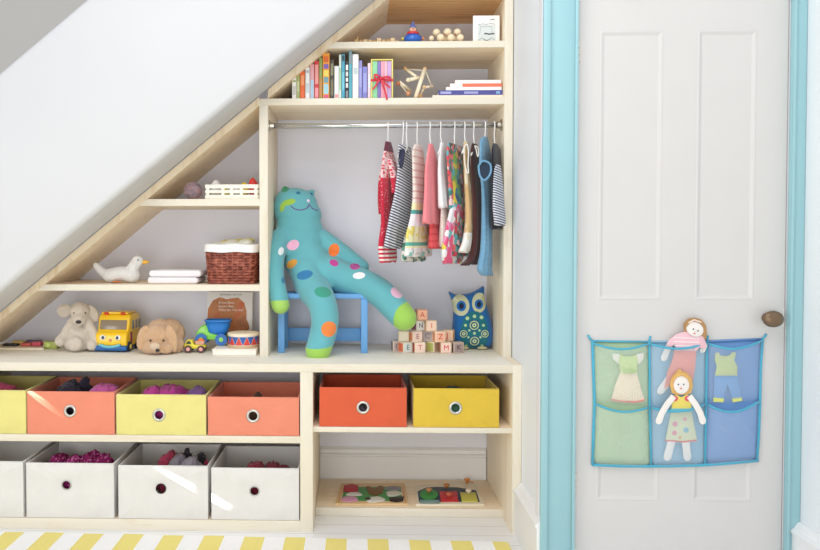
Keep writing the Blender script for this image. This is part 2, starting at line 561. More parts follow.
# ------------------------------------------------------- cloth storage bins
def plate_hole(b, x0, x1, z0, z1, y, t, cx, cz, r, n=32):
    """upright plate with a round hole in it, between y and y+t"""
    def sq(a):
        c, s_ = math.cos(a), math.sin(a)
        k = []
        if c > 1e-6: k.append((x1-cx)/c)
        if c < -1e-6: k.append((x0-cx)/c)
        if s_ > 1e-6: k.append((z1-cz)/s_)
        if s_ < -1e-6: k.append((z0-cz)/s_)
        q = min(k); return cx+c*q, cz+s_*q
    angs = [2*PI*i/n for i in range(n)]+[math.atan2(z-cz, x-cx) % (2*PI) for x in (x0, x1) for z in (z0, z1)]
    angs = sorted(set(round(a, 6) for a in angs)); k = len(angs)
    V = []
    for yy in (y, y+t):
        V.append([b.bm.verts.new((cx+r*math.cos(a), yy, cz+r*math.sin(a))) for a in angs])
        V.append([b.bm.verts.new((sq(a)[0], yy, sq(a)[1])) for a in angs])
    for i in range(k):
        j = (i+1) % k
        b._f([V[0][i], V[1][i], V[1][j], V[0][j]]); b._f([V[2][i], V[2][j], V[3][j], V[3][i]])
        b._f([V[0][i], V[0][j], V[2][j], V[2][i]]); b._f([V[1][i], V[3][i], V[3][j], V[1][j]])
GROM = plain('#cfcfca', .3, .7)
_bins = {}
def bin_(key, x0, x1, ytop, ybot, zb, hx, hy, hr, colr, label, inner=None, Y=None, depth=.36, ringw=.009, group='cloth storage bins in the low cabinets', gcol=None):
    Y = Y or YF+.004
    a = P(x0, ybot, Y).x; c = P(x1, ybot, Y).x
    zt = P((x0+x1)/2, ytop, Y).z
    t = thing('storage_bin', label, 'storage bin', ((a+c)/2, Y, zb), group)
    w2 = (c-a)/2; h = zt-zb; T = .006
    hp = P(hx, hy, Y); cx = hp.x-(a+c)/2; cz = hp.z-zb
    R = hr*Y/F
    mt = fabric(colr, 700, .12)
    b = LMB()
    plate_hole(b, -w2, w2, .0005, h, 0, T, cx, cz, R)
    b.box(-w2, -w2+T, T, depth, .0005, h); b.box(w2-T, w2, T, depth, .0005, h)
    b.box(-w2+T, w2-T, depth-T, depth, .0005, h); b.box(-w2+T, w2-T, T, depth-T, .0005, .006)
    bmesh.ops.remove_doubles(b.bm, verts=b.bm.verts, dist=1e-5)
    for v in b.bm.verts:          # soft cloth: walls sag a touch inwards at the rim middle
        q = v.co
        if abs(q.x) > w2-.01 and q.z > h*.5: pass
    b.build('bin_body', mt, t, bevel=.0012)
    b = LMB()
    b.tube([(-w2+.003, .003, h), (w2-.003, .003, h), (w2-.003, depth-.003, h), (-w2+.003, depth-.003, h)], .0042, 8, closed=True)
    b.build('rim', mt, t, smooth=True)
    b = LMB(); rr = R+ringw*.5
    b.lathe((cx, 0, cz), [(R-.001, .004), (R-.001, -.002), (R+ringw*.35, -.0045), (R+ringw, -.002), (R+ringw, -.0002), (R-.001, -.0002)], 36, 'Y')
    # open ring: lathe without end caps
    bmesh.ops.delete(b.bm, geom=[f for f in b.bm.faces if len(f.verts) > 4], context='FACES_ONLY')
    b.build('grommet_ring', gcol or GROM, t, smooth=True)
    _bins[key] = (t, w2, h, depth)
    return t
zbm = zl1+.0005; zbl = zf1+.0005
OR_LIT, YEL_LIT, WHT, OR_SHADE, YEL_SHADE = '#ea8d72', '#e6dc8a', '#e3e1df', '#dc5f3b', '#dfbd3e'  # left tints paler for strong window light, right ones deeper for shade
bin_('y1', -64, 26, 391, 430.5, zbm, -18, 410, 4.2, YEL_LIT, 'yellow cloth bin at the left end of the upper row, partly out of frame')
bin_('o2', 27.5, 114.5, 392.5, 434, zbm, 70, 411, 4.2, OR_LIT, 'orange cloth bin between the two yellow bins in the left cabinet')
bin_('y3', 116.5, 206, 395.5, 437, zbm, 159, 415, 4.4, YEL_LIT, 'yellow cloth bin between the two orange bins in the left cabinet')
bin_('o4', 208, 299, 398, 439, zbm, 253, 416, 4.6, OR_LIT, 'orange cloth bin next to the middle post, right end of the left upper row')
bin_('o5', 319.5, 406.5, 388.5, 428, zr1+.0005, 363, 407.5, 4.4, OR_SHADE, 'orange cloth bin in the right cabinet, left of the yellow one', Y=YF+.016, depth=.33)
bin_('y6', 413.5, 499, 389.5, 428, zr1+.0005, 455.5, 408, 4.4, YEL_SHADE, 'yellow cloth bin in the right cabinet', Y=YF+.016, depth=.33)
g2 = plain('#b9b9b6', .35, .5)
bin_('w1', -70, 23.5, 462, 517, zbl, -25, 485, 4.3, WHT, 'white cloth bin at the far left of the bottom row, partly out of frame', ringw=.004, gcol=g2)
bin_('w2', 26.5, 114, 464, 518, zbl, 66.5, 485, 4.3, WHT, 'white cloth bin in the bottom row holding magenta dotted cloth', ringw=.004, gcol=g2)
bin_('w3', 118.5, 208, 466.5, 521, zbl, 161, 488.5, 4.6, WHT, 'white cloth bin with a black hole, full of grey and pink clothes', ringw=.003, gcol=plain('#1c1a1b', .5))
bin_('w4', 211.5, 299, 469, 524, zbl, 254.5, 491, 4.3, WHT, 'white cloth bin beside the middle post in the bottom row', ringw=.004, gcol=g2)

def heap(key, lumps, mt, name, label, cat='clothes', seed=0):
    """crumpled cloth filling the bin; lumps = (px, width px, top py, depth from front)"""
    t, w2, h, dep = _bins[key]
    b = MB(); base = t.location.z+.0075
    for i, (px, wpx, py, dy) in enumerate(lumps):
        Y = t.location.y+dy
        q = P(px, py, Y); r = m(wpx/2, Y)
        hh = q.z-base
        b.ell((q.x, Y, base+hh*.5), (r*1.15, min(.085, r*1.3), hh*.5), sub=5)
    for v in b.bm.verts:
        u = v.co
        n = noise.noise(u*22+Vector((seed, 0, 0)))*.014-abs(noise.noise(Vector((u.x*60, u.y*30, u.z*40))+Vector((seed, 3, 0))))*.024+.006
        v.co += Vector((n*.7, n*.7, n))
        v.co.z = max(v.co.z, base); v.co.x = min(max(v.co.x, t.location.x-w2+.009), t.location.x+w2-.009)
        v.co.y = max(v.co.y, t.location.y+.012)
    o = b.build(name, mt, smooth=True, root=(t.location.x, t.location.y+.1, base))
    return tag(o, label, cat)
CL = lambda h: fabric(h, 300, .5)
heap('y1', [(-18, 60, 379, .13), (8, 34, 387, .13)], CL('#c2456b'), 'crumpled_cloth', 'crimson cloth in the yellow bin at the left edge', seed=1)
heap('o2', [(70, 34, 383, .13), (84, 14, 378, .16)], CL('#262036'), 'crumpled_cloth', 'dark navy clothes bunched in the orange bin', seed=2)
heap('o2', [(103, 36, 385, .06)], CL('#b34a8c'), 'crumpled_cloth', 'pink purple cloth at the right of the left orange bin', seed=3)
heap('y3', [(152, 24, 386, .1), (172, 36, 384.5, .12)], CL('#c63e9b'), 'crumpled_cloth', 'magenta cloth heaped in the yellow bin', seed=4)
heap('y3', [(196, 24, 388, .1)], CL('#7f5596'), 'crumpled_cloth', 'violet cloth beside the magenta heap in the yellow bin', seed=5)
heap('o4', [(257, 13, 394, .12)], CL('#4d3c2c'), 'crumpled_cloth', 'small brown thing showing in the orange bin by the post', seed=6)
def dotted():
    t = NT('dotted_cloth', .9)
    v = t.n('ShaderNodeTexVoronoi'); v.inputs['Scale'].default_value = 75; t.l(t.mapping(), v.inputs['Vector'])
    k = t.math('LESS_THAN', v.outputs['Distance'], .33)
    t.col(t.mix(k, '#8c1560', '#d47ab4')); return t.m
dm = dotted()
heap('w2', [(58, 22, 453, .13), (72, 24, 457, .1), (90, 30, 453, .13), (103, 24, 454, .12)], dm, 'crumpled_cloth', 'magenta white dotted cloth in a white bin', seed=7)
heap('w3', [(178, 22, 455, .09), (190, 26, 458, .06)], CL('#7e7781'), 'crumpled_cloth', 'grey garment on top in the bin with the black ring', seed=8)
heap('w3', [(168, 22, 452, .16), (206, 8, 460, .12)], CL('#b5385a'), 'crumpled_cloth', 'pink red cloth behind the grey garment in a white bin', seed=9)
heap('w3', [(187, 9, 447, .13), (201, 16, 453, .15)], CL('#1d1a24'), 'crumpled_cloth', 'black cloth sticking up in the bin with the black ring', seed=10)
heap('w4', [(254, 22, 461.5, .1), (274, 30, 463, .13)], CL('#8a2038'), 'crumpled_cloth', 'dark red cloth low in the white bin by the post', seed=11)
heap('w4', [(236, 18, 476, .04)], CL('#d25b78'), 'crumpled_cloth', 'pink cloth deep in the white bin by the post', seed=12)
heap('o5', [(362, 30, 398, .08)], CL('#3f3540'), 'crumpled_cloth', 'dark toys seen through the ring of the right orange bin', seed=13)
heap('y6', [(452, 30, 386.5, .18), (456, 22, 398, .06)], CL('#2f5a46'), 'crumpled_cloth', 'dark green thing showing in the right yellow bin', seed=14)

# ------------------------------------------- wooden puzzles, bottom of the right cabinet
def corners(c4, z): return [(G(x, y, z).x, G(x, y, z).y) for x, y in c4]
TAN = wood('#e2c293', '#cda26b', 'X')
def piece(par, name, pts, z, mt, th=.004):
    q = [G(x, y, z) for x, y in pts]
    b = MB(); b.slab([(v.x, v.y) for v in q], z, z+th)
    return b.build(name, mt, par, bevel=.001)
def oval(cx, cy, rx, ry, n=14, wob=0, s=0):
    return [(cx+rx*(1+wob*math.sin(3*t+s))*math.cos(t), cy+ry*(1+wob*math.cos(2*t+s))*math.sin(t)) for t in [2*PI*k/n for k in range(n)]]
zp = zbb+.0005
t = thing('animal_puzzle', 'flat wooden peg puzzle with six animal pieces, left on the bottom board', 'puzzle', G(372, 497, zp), 'wooden puzzles on the bottom board')
b = MB(); c4 = corners([(335, 505.5), (408.5, 505.5), (405, 485), (341, 485)], zp); b.slab(c4, zp, zp+.009); b.build('puzzle_board', TAN, t, bevel=.001)
z2 = zp+.009
piece(t, 'green_inlay', [(341, 501), (402, 501), (401, 487), (345, 487)], z2, plain('#4f9a58'), .001)
for x in (338.5, 405.3):
    for k in range(7):
        piece(t, 'border_mark', oval(x+(k*.5 if x < 350 else -k*.4), 502-k*2.3, .8, .6, 6), z2, plain('#c9603f'), .0008)
PZ = z2+.001
piece(t, 'red_barn_piece', [(343, 492), (358, 492.5), (358, 486), (352, 484.5), (344, 486)], PZ, plain('#b3293b'))
piece(t, 'white_cow_piece', oval(354, 494.5, 7.5, 2, 14, .2), PZ, plain('#e8e6e1'))
piece(t, 'pink_pig_piece', oval(349.5, 499.5, 8.5, 3, 14, .12), PZ, plain('#dc9fc0'))
piece(t, 'brown_horse_piece', [(366, 487), (370, 487), (374, 489.5), (380, 486), (384, 487.5), (383, 493), (376, 496), (369, 494.5)], PZ, plain('#7d5a32'))
piece(t, 'black_white_piece', oval(375, 500, 9, 3, 14, .2, 1), PZ, plain('#eceae5'))
piece(t, 'black_patch', oval(368, 498.6, 3, 1.3, 10), PZ+.004, plain('#20201f'), .001)
piece(t, 'grey_sheep_piece', oval(393, 488.6, 8, 2.2, 14, .15), PZ, plain('#8f8a93'))
piece(t, 'cream_duck_piece', oval(393.5, 494, 8, 2.6, 14, .12, 2), PZ, plain('#dcdcd0'))
piece(t, 'dark_dog_piece', [(389, 498), (404, 497), (403, 501.5), (396, 502.5), (390, 501.5)], PZ, plain('#2a1d17'))
t = thing('people_puzzle', 'pale wooden house shaped peg puzzle with green, red and yellow figures, on the right', 'puzzle', G(450, 497, zp), 'wooden puzzles on the bottom board')
b = MB(); b.slab(corners([(416, 506.2), (484.5, 506.2), (477, 486), (460, 481.5), (446, 485), (416, 487)], zp), zp, zp+.009); b.build('puzzle_board', wood('#eadfca', '#d9c6a2', 'X'), t, bevel=.001)
piece(t, 'dark_house_inlay', [(419, 502), (480, 502), (476, 490.5), (458, 487.5), (436, 487), (427, 487.5), (417.5, 491.5)], z2, plain('#2b3b4e'), .001)
piece(t, 'green_piece', oval(429, 495, 9, 5.6, 16), PZ, plain('#3c9a48'))
piece(t, 'red_piece', [(441, 502), (458.5, 502), (457, 492), (439.5, 492)], PZ, plain('#cc2f36'))
piece(t, 'yellow_piece', [(462, 502), (478, 502), (475.5, 493), (460, 493)], PZ, plain('#d3cd5b'))
piece(t, 'blue_piece', [(420, 503), (440, 503), (439, 500), (420, 500)], PZ+.004, plain('#80a5a8'), .001)
for (x, y, r, hcol) in ((429, 492.5, 3, '#c98c5a'), (446.5, 488, 3, '#b9753f'), (449, 497, 3.4, '#c6624a'), (468.5, 493.5, 3, '#e8dcc8')):
    q = G(x, y, PZ+.004); rr = m(r, q.y); b = MB()
    b.lathe(q, [(0, 0), (rr*.45, 0), (rr*.4, .006), (rr, .011), (rr, .017), (rr*.5, .021), (0, .022)], 16)
    b.build('peg_knob', plain(hcol, .4), t, smooth=True)
q = G(467, 484.5, zp); t = thing('wooden_figure', 'orange wooden peg piece lying behind the people puzzle', 'toy', q)
b = MB(); b.lathe(q, [(0, 0), (.034, 0), (.037, .004), (.034, .008), (0, .008)], 20); b.build('base', plain('#d7893f', .45), t, smooth=False)
b = MB(); b.lathe(q+Vector((0, 0, .008)), [(0, 0), (.007, 0), (.006, .008), (.013, .014), (.012, .021), (0, .024)], 16); b.build('peg_knob', plain('#cf8140', .45), t, smooth=True)

# ------------------------------------------------------ left cubby: toys on the counter
zc = ZC+.0005
YT = G(200, 350, zc).y
def at_counter(px, py): return G(px, py, zc)
# --- wooden puzzle at the far left
t = thing('wooden_puzzle', 'wooden puzzle tray with dark, red and green blocks at the left end of the counter', 'puzzle', at_counter(18, 349))
b = MB(); b.slab(corners([(-28, 350), (44, 350), (41, 346), (-28, 346)], zc), zc, zc+.008); b.build('tray', wood('#eadfc8', '#d9c6a2', 'X'), t, bevel=.001)
Yp = at_counter(20, 348).y
def blk(name, x0, x1, y0, y1, hcol, dy=0):
    a, c = P(x0, y1, Yp+dy), P(x1, y0, Yp+dy)
    b = MB(); b.box(a.x, c.x, Yp+dy-.006, Yp+dy+.03, max(a.z, zc+.0085), c.z); return b.build(name, plain(hcol, .45), t, bevel=.003)
blk('dark_block', 3, 17, 343.8, 347.5, '#272224'); blk('red_block', 21, 31, 343, 348, '#c4564c'); blk('pink_block', 32, 41, 342, 348, '#c24858')
blk('purple_block', 26, 40, 340.3, 345, '#5b4a66', .04); blk('yellow_block', 13, 24, 341, 345, '#cfae63', .04)
t = thing('wooden_block', 'olive green wooden block between the puzzle tray and the beige dog', 'toy', at_counter(50, 350))
Yp = at_counter(50, 349).y
a, c = P(43.5, 350.5, Yp), P(57, 341.8, Yp)
b = MB(); b.box(a.x, c.x, Yp, Yp+.045, zc, c.z); b.build('block', plain('#a9b25a', .5), t, bevel=.004)
b = MB(); b.ell(((a.x*.65+c.x*.35), Yp, (zc+c.z)/2), (.012, .003, .012)); b.build('painted_dot', plain('#c3d67a'), t, smooth=True)

FUR = {}
def fur(h, h2):
    t = NT('plush_fur', 1)
    mp = t.mapping(); n = t.noise(mp, 75, 5, .75); f = t.noise(mp, 9, 2)
    t.col(t.mix(f, t.mix(n, h, h2), h)); t.bump(n, 1, .012)
    t.b.inputs['Sheen Weight'].default_value = .5; return t.m
# --- beige sitting plush dog
Yd = at_counter(76, 351).y+.03
t = thing('plush_dog', 'cream plush dog with big round ears sitting on the counter', 'stuffed animal', (P(78, 350, Yd).x, Yd, zc))
fm = fur('#e8dccb', '#cdbba5')
def V3(px, py, dy=0, base=None): return P(px, py, (base or Yd)+dy)
def pr_(px, base=None): return m(px, base or Yd)
b = MB()
def E3(px, py, dy, rx, rz, ry=None, rot=0, base=None, sub=2):
    q = V3(px, py, dy, base); b.ell(q, (pr_(rx, base), pr_(ry if ry else rx, base), pr_(rz, base)), Matrix.Rotation(rot, 3, 'Y'), sub)
E3(79, 337, 0, 13.5, 15); E3(79, 344, 0, 15, 8.5)
E3(80, 311.5, -.01, 10.5, 10); E3(79, 320, -.045, 7.5, 6.5, 7)
for k in range(9):
    u = k/8; E3(72-11*u, 323+18*u, -.02-.02*u, 5.2, 5.5)
for k in range(9):
    u = k/8; E3(88+8*u, 322+18*u, -.01-.02*u, 5, 5.5)
E3(60.5, 341, -.045, 5.8, 6)
for k in range(6):
    u = k/5; E3(77-1.5*u, 342+1*u, -.03-.05*u, 6.5, 6.5); E3(89+3*u, 343+2*u, -.02-.03*u, 6, 6)
E3(75, 344, -.085, 8, 7.6, 5)
body = b.build('body', fm, t, voxel=.0045, sm=3, fuzz=(.0014, 110), smooth=True)
# keep it on the counter
for n_, (px, py, rx, rz, ro) in {'l': (65, 311, 8.5, 7, -.15), 'r': (92, 313.5, 6, 9.5, -.5)}.items():
    b = MB(); E3(px, py, .0, rx, rz, 2.6, ro, sub=3); b.build('ear', fm, t, smooth=True, fuzz=(.001, 100))
b = MB(); E3(78.5, 322, -.078, 3, 1.9, 1.6); b.build('nose', plain('#2d2521', .3), t, smooth=True)
for px in (74, 85.5):
    b = MB(); E3(px, 313, -.052, 1.0, 1.0, .8); b.build('eye', plain('#6b5a4c', .3), t, smooth=True)
# --- tan plush dog lying down
Yl = at_counter(160, 355).y+.07
t = thing('plush_dog', 'tan plush puppy lying with its head on the shelf beside the yellow bus', 'stuffed animal', (P(160, 350, Yl).x, Yl, zc))
fm2 = fur('#e6bd92', '#c9966a')
b = MB()
Eb = lambda *a, **k: E3(*a, base=Yl, **k)
Eb(170, 334, .06, 16, 16.5); Eb(160, 332, .03, 15, 14); Eb(157, 338, -.02, 16, 14.5, 12); Eb(156, 347, -.055, 11, 7, 8)
Eb(150, 347, -.03, 9, 7.5); Eb(176, 345, .02, 9, 9); Eb(166, 348, -.05, 8, 6)
b.build('body', fm2, t, voxel=.0045, sm=3, fuzz=(.002, 100), smooth=True)
for (px, py, rx, rz, ro) in ((143.5, 338, 6.5, 13, .25), (171.5, 338.5, 6, 14, -.2)):
    b = MB(); Eb(px, py, -.045, rx, rz, 3.5, ro, sub=3); b.build('ear', fm2, t, smooth=True, fuzz=(.0015, 100))
b = MB(); Eb(157.5, 350.5, -.115, 2.2, 1.7, 1.4); b.build('nose', plain('#241d1b', .3), t, smooth=True)
b = MB(); Eb(155, 346.5, -.105, 5.5, 4, 2.5); b.build('muzzle', fur('#efd6b8', '#d9b48c'), t, smooth=True)
for px in (150.5, 163.5):
    b = MB(); Eb(px, 340.5, -.075, 1.0, 1.2, 3); b.build('eye', plain('#3b2c22', .3), t, smooth=True)

# --- yellow school bus (local frame: front faces -y, then turned)
q = at_counter(113, 352.5)
S_ = m(1, q.y)
t = thing('toy_bus', 'yellow plastic toy school bus with a smiling face and blue bumper', 'toy bus', (P(118, 350, q.y+.10).x, q.y+.10, zc), rz=math.radians(-6))
YELLOW = plain('#f7c81f', .3, coat=.3)
W2, L2, H = .076, .085, .168
b = LMB(); z0 = .022
b.sideprism([(-L2, z0), (L2, z0), (L2, H-.004), (L2-.01, H), (-L2+.055, H), (-L2+.043, H-.02), (-L2+.030, .095), (-L2+.004, .083), (-L2-.002, .05)], -W2, W2)
b.build('body', YELLOW, t, bevel=.010, bseg=3)
b = LMB(); b.box(-W2+.012, W2-.012, -L2+.05, L2-.02, H, H+.010); b.build('roof_rib', YELLOW, t, bevel=.004)
b = LMB(); b.sideprism([(-L2+.0265, .100), (-L2+.0295, .100), (-L2+.0435, .142), (-L2+.0405, .142)], -W2+.012, W2-.012)
b.build('windshield', plain('#8e7f6b', .12), t, bevel=.001)
for k in ():
    b = LMB(); b.sideprism([(-L2+.0235, .100), (-L2+.0265, .100), (-L2+.0405, .142), (-L2+.0375, .142)], k*.045-.003, k*.045+.003); b.build('window_bar', YELLOW, t)
for s_ in (-1, 1):
    for k in range(3):
        yy = -L2+.068+k*.038
        b = LMB(); b.box(s_*W2-.001, s_*W2+.001, yy, yy+.026, .098, .138); b.build('side_window', plain('#8a8f8c', .15), t, bevel=.0008)
    for yy in (-L2+.030, L2-.032):
        b = LMB(); b.lathe((s_*(W2-.012), yy, .023), [(0, 0), (.0225, 0), (.0225, .018*s_), (.018, .02*s_), (0, .02*s_)], 24, 'X'); w_ = b.build('wheel', plain('#15233c', .5), t, smooth=False)
        b = LMB(); b.lathe((s_*(W2+.008), yy, .023), [(0, 0), (.011, 0), (.009, .003*s_), (0, .004*s_)], 16, 'X'); b.build('hubcap', plain('#e8d25a', .4), w_)
    b = LMB(); b.ell((s_*.036, -L2-.002, .066), (.015, .004, .012)); e = b.build('eye', plain('#f4f4ee', .2), t, smooth=True)
    b = LMB(); b.ell((s_*.034, -L2-.0055, .066), (.007, .003, .008)); b.build('pupil', plain('#182c4e', .2), e, smooth=True)
    b = LMB(); b.ell((s_*.040, -L2+.052, H+.003), (.014, .009, .007)); b.build('roof_light', plain('#d8402c', .25), t, smooth=True)
b = LMB(); b.ell((0, -L2-.003, .054), (.008, .006, .006)); b.build('nose', plain('#ee9a6a', .3), t, smooth=True)
b = LMB(); b.box(-W2-.002, W2+.002, -L2-.010, -L2+.018, .006, .030); b.build('bumper', plain('#1f62a6', .35), t, bevel=.008, bseg=3)
b = LMB(); pts = [(-.05+.1*k/10, -L2-.009, .034-.010*math.sin(PI*k/10)) for k in range(11)]; b.tube(pts, .006, 8); b.build('grille_smile', plain('#6fc3d6', .35), t, smooth=True)
b = LMB(); b.box(-W2+.008, W2-.008, -L2+.02, L2-.004, .010, .023); b.build('chassis', plain('#25507e', .5), t)
b = LMB(); b.box(W2-.001, W2+.003, -L2+.048, -L2+.066, .04, .088); b.build('door_panel', plain('#93264b', .4), t, bevel=.001)

# --- small yellow truck
q = at_counter(194.5, 352.8)
t = thing('toy_truck', 'tiny yellow plastic truck with an orange load between puppy and dumper', 'toy truck', (q.x, q.y+.012, zc))
SY = plain('#e9d83e', .35)
b = LMB(); b.prism([(-.046, .018), (.046, .018), (.048, .03), (.040, .036), (-.004, .036), (-.012, .058), (-.036, .058), (-.048, .034)], -.012, .035); b.build('body', SY, t, bevel=.004)
b = LMB(); b.prism([(-.014, .040), (-.020, .053), (-.032, .053), (-.038, .040)], -.0135, -.0115); b.build('cab_window', plain('#3f4a2c', .2), t)
b = LMB(); b.prism([(.006, .036), (.040, .036), (.044, .052), (.0, .052)], -.008, .032); b.build('bed', plain('#d9a48a', .4), t, bevel=.002)
b = LMB(); b.ell((.026, .010, .052), (.017, .015, .012)); b.build('orange_load', plain('#f07a3a', .4), t, smooth=True)
for x in (-.028, .030):
    for y in (-.018, .041):
        b = LMB(); b.lathe((x, y-.004, .0172), [(0, 0), (.0165, 0), (.0165, .008), (0, .008)], 20, 'Y'); w_ = b.build('wheel', plain('#4a3238', .6), t)
        b = LMB(); b.lathe((x, y-.004, .0172), [(0, -.002), (.008, -.001), (.009, 0), (0, 0)], 16, 'Y'); b.build('hubcap', plain('#e8a79b', .4), w_)

# --- green and blue dumper
q = at_counter(213, 352)
zt_b = P(234, 349.3, at_counter(234, 355.6).y).z
t = thing('toy_dump_truck', 'green toy dump truck with a big blue bucket in front of the picture book', 'toy truck', (P(213.5, 350, q.y+.035).x, q.y+.045, zt_b+.0005))
GR = plain('#7ed04a', .3)
b = LMB(); b.prism([(-.080, .026), (.062, .024), (.064, .044), (.01, .05), (-.018, .058), (-.026, .088), (-.034, .096), (-.056, .086), (-.076, .058)], -.03, .04); b.build('body', GR, t, bevel=.006, bseg=3)
b = LMB(); b.prism([(-.034, .086), (-.054, .078), (-.066, .060), (-.036, .060)], -.0315, -.0295); b.build('cab_window', plain('#a8e07a', .15), t)
b = LMB(); R = []
for (w_, d_, z_) in ((.034, .030, .050), (.044, .036, .056), (.054, .042, .085), (.058, .045, .108), (.062, .049, .108), (.062, .049, .116), (.055, .043, .116), (.048, .038, .09)):
    R.append([(.020+w_*math.copysign(abs(math.cos(a))**.6, math.cos(a)), .005+d_*math.copysign(abs(math.sin(a))**.6, math.sin(a)), z_) for a in [2*PI*k/32 for k in range(32)]])
b.loft(R); b.build('bucket', plain('#2b7fd4', .3), t, smooth=True)
for x in (-.052, .040):
    for y in (-.04, .034):
        b = LMB(); b.lathe((x, y, .0275), [(0, 0), (.0272, 0), (.0272, .016), (0, .016)], 24, 'Y'); w_ = b.build('wheel', plain('#2468b8', .4), t)
        b = LMB(); b.lathe((x, y, .0275), [(0, -.004), (.010, -.003), (.011, 0), (0, 0)], 16, 'Y'); b.build('hubcap', plain('#8fd76a', .4), w_)

# --- picture book leaning on the back wall
q0 = P(207, 350, YB-.05); q1 = 0
yb_ = YB-.11
a = P(206.5, 300, yb_).x; c = P(252, 300, yb_).x; ht = P(230, 292, yb_).z-zc
t = thing('picture_book', 'white picture book with a big brown shape on its cover, standing behind the drum', 'book', ((a+c)/2, yb_, zc))
w2 = (c-a)/2
lean = Matrix.Rotation(-.1, 3, 'X')
def LT(v): return lean @ Vector(v)
def leanb(b):
    for v in b.bm.verts: v.co = LT(v.co)
    return b
b = LMB(); b.box(-w2, w2, 0, .008, .001, ht); leanb(b).build('cover', plain('#eceae6', .35), t, bevel=.001)
b = LMB()
pts = []
prof_b = [(-.085, .06), (-.093, .10), (-.09, .145), (-.07, .178), (-.04, .19), (-.012, .182), (.01, .186), (.038, .188), (.062, .168), (.072, .135), (.072, .105), (.082, .085), (.085, .068), (.07, .055), (.02, .052), (-.03, .05)]
sx = w2/.1; sz = ht/.215
b.prism([(x*sx*1.05-.002, z*sz*1.02) for x, z in prof_b], -.0008, 0)
def bear_mat():
    t_ = NT('painted_paper', .5); n = t_.noise(t_.mapping(), 14, 4, .6, .5)
    t_.col(t_.ramp(n, [(.3, '#96532a'), (.5, '#c07c42'), (.65, '#c8552e'), (.8, '#a8754a')])); return t_.m
leanb(b).build('brown_shape', bear_mat(), t)
wt = plain('#f6efe6', .6)
for i, s_ in enumerate(('Brown Bear,', 'Brown Bear,', 'What Do You See?')):
    text_mesh('title_text', s_, .0155, wt, t, LT((-w2*.50, -.0012, ht*(.80-.068*i))), (PI/2-.1, 0, 0), .0003, align='LEFT')
text_mesh('author_text', 'Bill Martin Jr / Eric Carle', .0105, plain('#6c6864'), t, LT((0.005, -.0010, ht*.95)), (PI/2-.1, 0, 0), .0003)

# --- board under the drum, and the drum
qf = at_counter(234, 355.6)
t = thing('wooden_box', 'flat cream wooden box under the drum by the closet post', 'box', (qf.x, qf.y, zc))
a = P(212.5, 352, qf.y).x; c = P(256, 352, qf.y).x; zt = P(234, 349.3, qf.y).z
b = MB(); b.box(a, c, qf.y, qf.y+.17, zc, zt-.006); b.build('box_body', W_PALE, t, bevel=.002)
b = MB(); b.box(a-.002, c+.001, qf.y-.002, qf.y+.172, zt-.006, zt); b.build('lid', W_PALE, t, bevel=.0015)
yd_ = qf.y+.085
xc_ = P(243.5, 340, yd_).x; r_ = m(15.2, yd_)
zt0 = zt+.0005; dh = P(243, 332, yd_).z-zt0
t = thing('toy_drum', 'small toy drum with red and blue triangles and a cream skin', 'toy drum', (xc_, yd_, zt0))
b = LMB(); b.lathe((0, 0, 0), [(0, 0), (r_, 0), (r_, dh-.006), (0, dh-.006)], 40); b.build('shell', plain('#efe9df', .4), t, smooth=False)
b = LMB(); b.lathe((0, 0, dh-.012), [(0, .012), (r_-.004, .012), (r_+.003, .009), (r_+.003, 0), (r_, 0), (0, .0)], 40); b.build('drum_skin', plain('#efe2c6', .5), t, smooth=False)
b = LMB(); b.lathe((0, 0, 0), [(r_, 0), (r_+.002, 0), (r_+.002, .012), (r_, .012)], 40); b.build('bottom_hoop', plain('#c9ac86', .5), t, smooth=False)
N = 12
for k in range(N*2):
    a0 = 2*PI*k/(N*2)+.1; wd = PI/N*.92; b = LMB(); zl, zh = .014, dh-.016
    for i_ in range(3): pass
    upd = k % 2
    A = [(a0-wd/1, zl), (a0+wd/1, zl), (a0, zh)] if upd else [(a0-wd/1, zh), (a0, zl), (a0+wd/1, zh)]
    M_ = [((r_+.0008+.0002*upd)*math.cos(x), (r_+.0008+.0002*upd)*math.sin(x), z) for x, z in A]
    mid = [((r_+.0012)*math.cos(a0), (r_+.0012)*math.sin(a0), (zl if upd else zh))]
    ring_ = [M_[0], mid[0], M_[1], M_[2]] if upd else [M_[0], M_[1], M_[2], mid[0]]
    if upd: wds = .9
    b._f([b.bm.verts.new(v) for v in ring_]); 
    ob = b.build('red_triangle' if upd else 'blue_triangle', plain('#d5412f' if upd else '#2c5ca8', .4), t)

# --------------------------------------------------- middle cubby shelf
zB = Z_B+.0005
YM_ = YU+.10
# goose
Yg = YU+.14
t = thing('plush_goose', 'white stuffed goose with an orange beak on the middle cubby shelf', 'stuffed animal', (P(120, 284, Yg).x, Yg, zB))
gm = fur('#fbfaf7', '#ebe9e4')
b = MB(); Eg = lambda *a, **k: E3(*a, base=Yg, **k)
zoff = P(120, 284, Yg).z-zB   # bottom alignment
for k in range(8):
    u = k/7; Eg(112+20*u, 276-2*math.sin(PI*u), 0, 10-1.5*u, 7.5, 9)
for k in range(10):
    u = k/9; Eg(110-14*u, 275-9*u*u, 0, 7.5-4.3*u, 5.5-2.2*u, 6.5-4*u)
for k in range(8):
    u = k/7; Eg(130+6*u, 274-11*u, 0, 7.5-2*u, 6-1*u, 6)
Eg(137.5, 262, 0, 6.3, 6.3, 6.3)
o = b.build('body', gm, t, voxel=.004, sm=4, fuzz=(.001, 100), smooth=True)
lo = min(v.co.z for v in o.data.vertices)
t.location.z = zB-lo if lo < 0 else zB
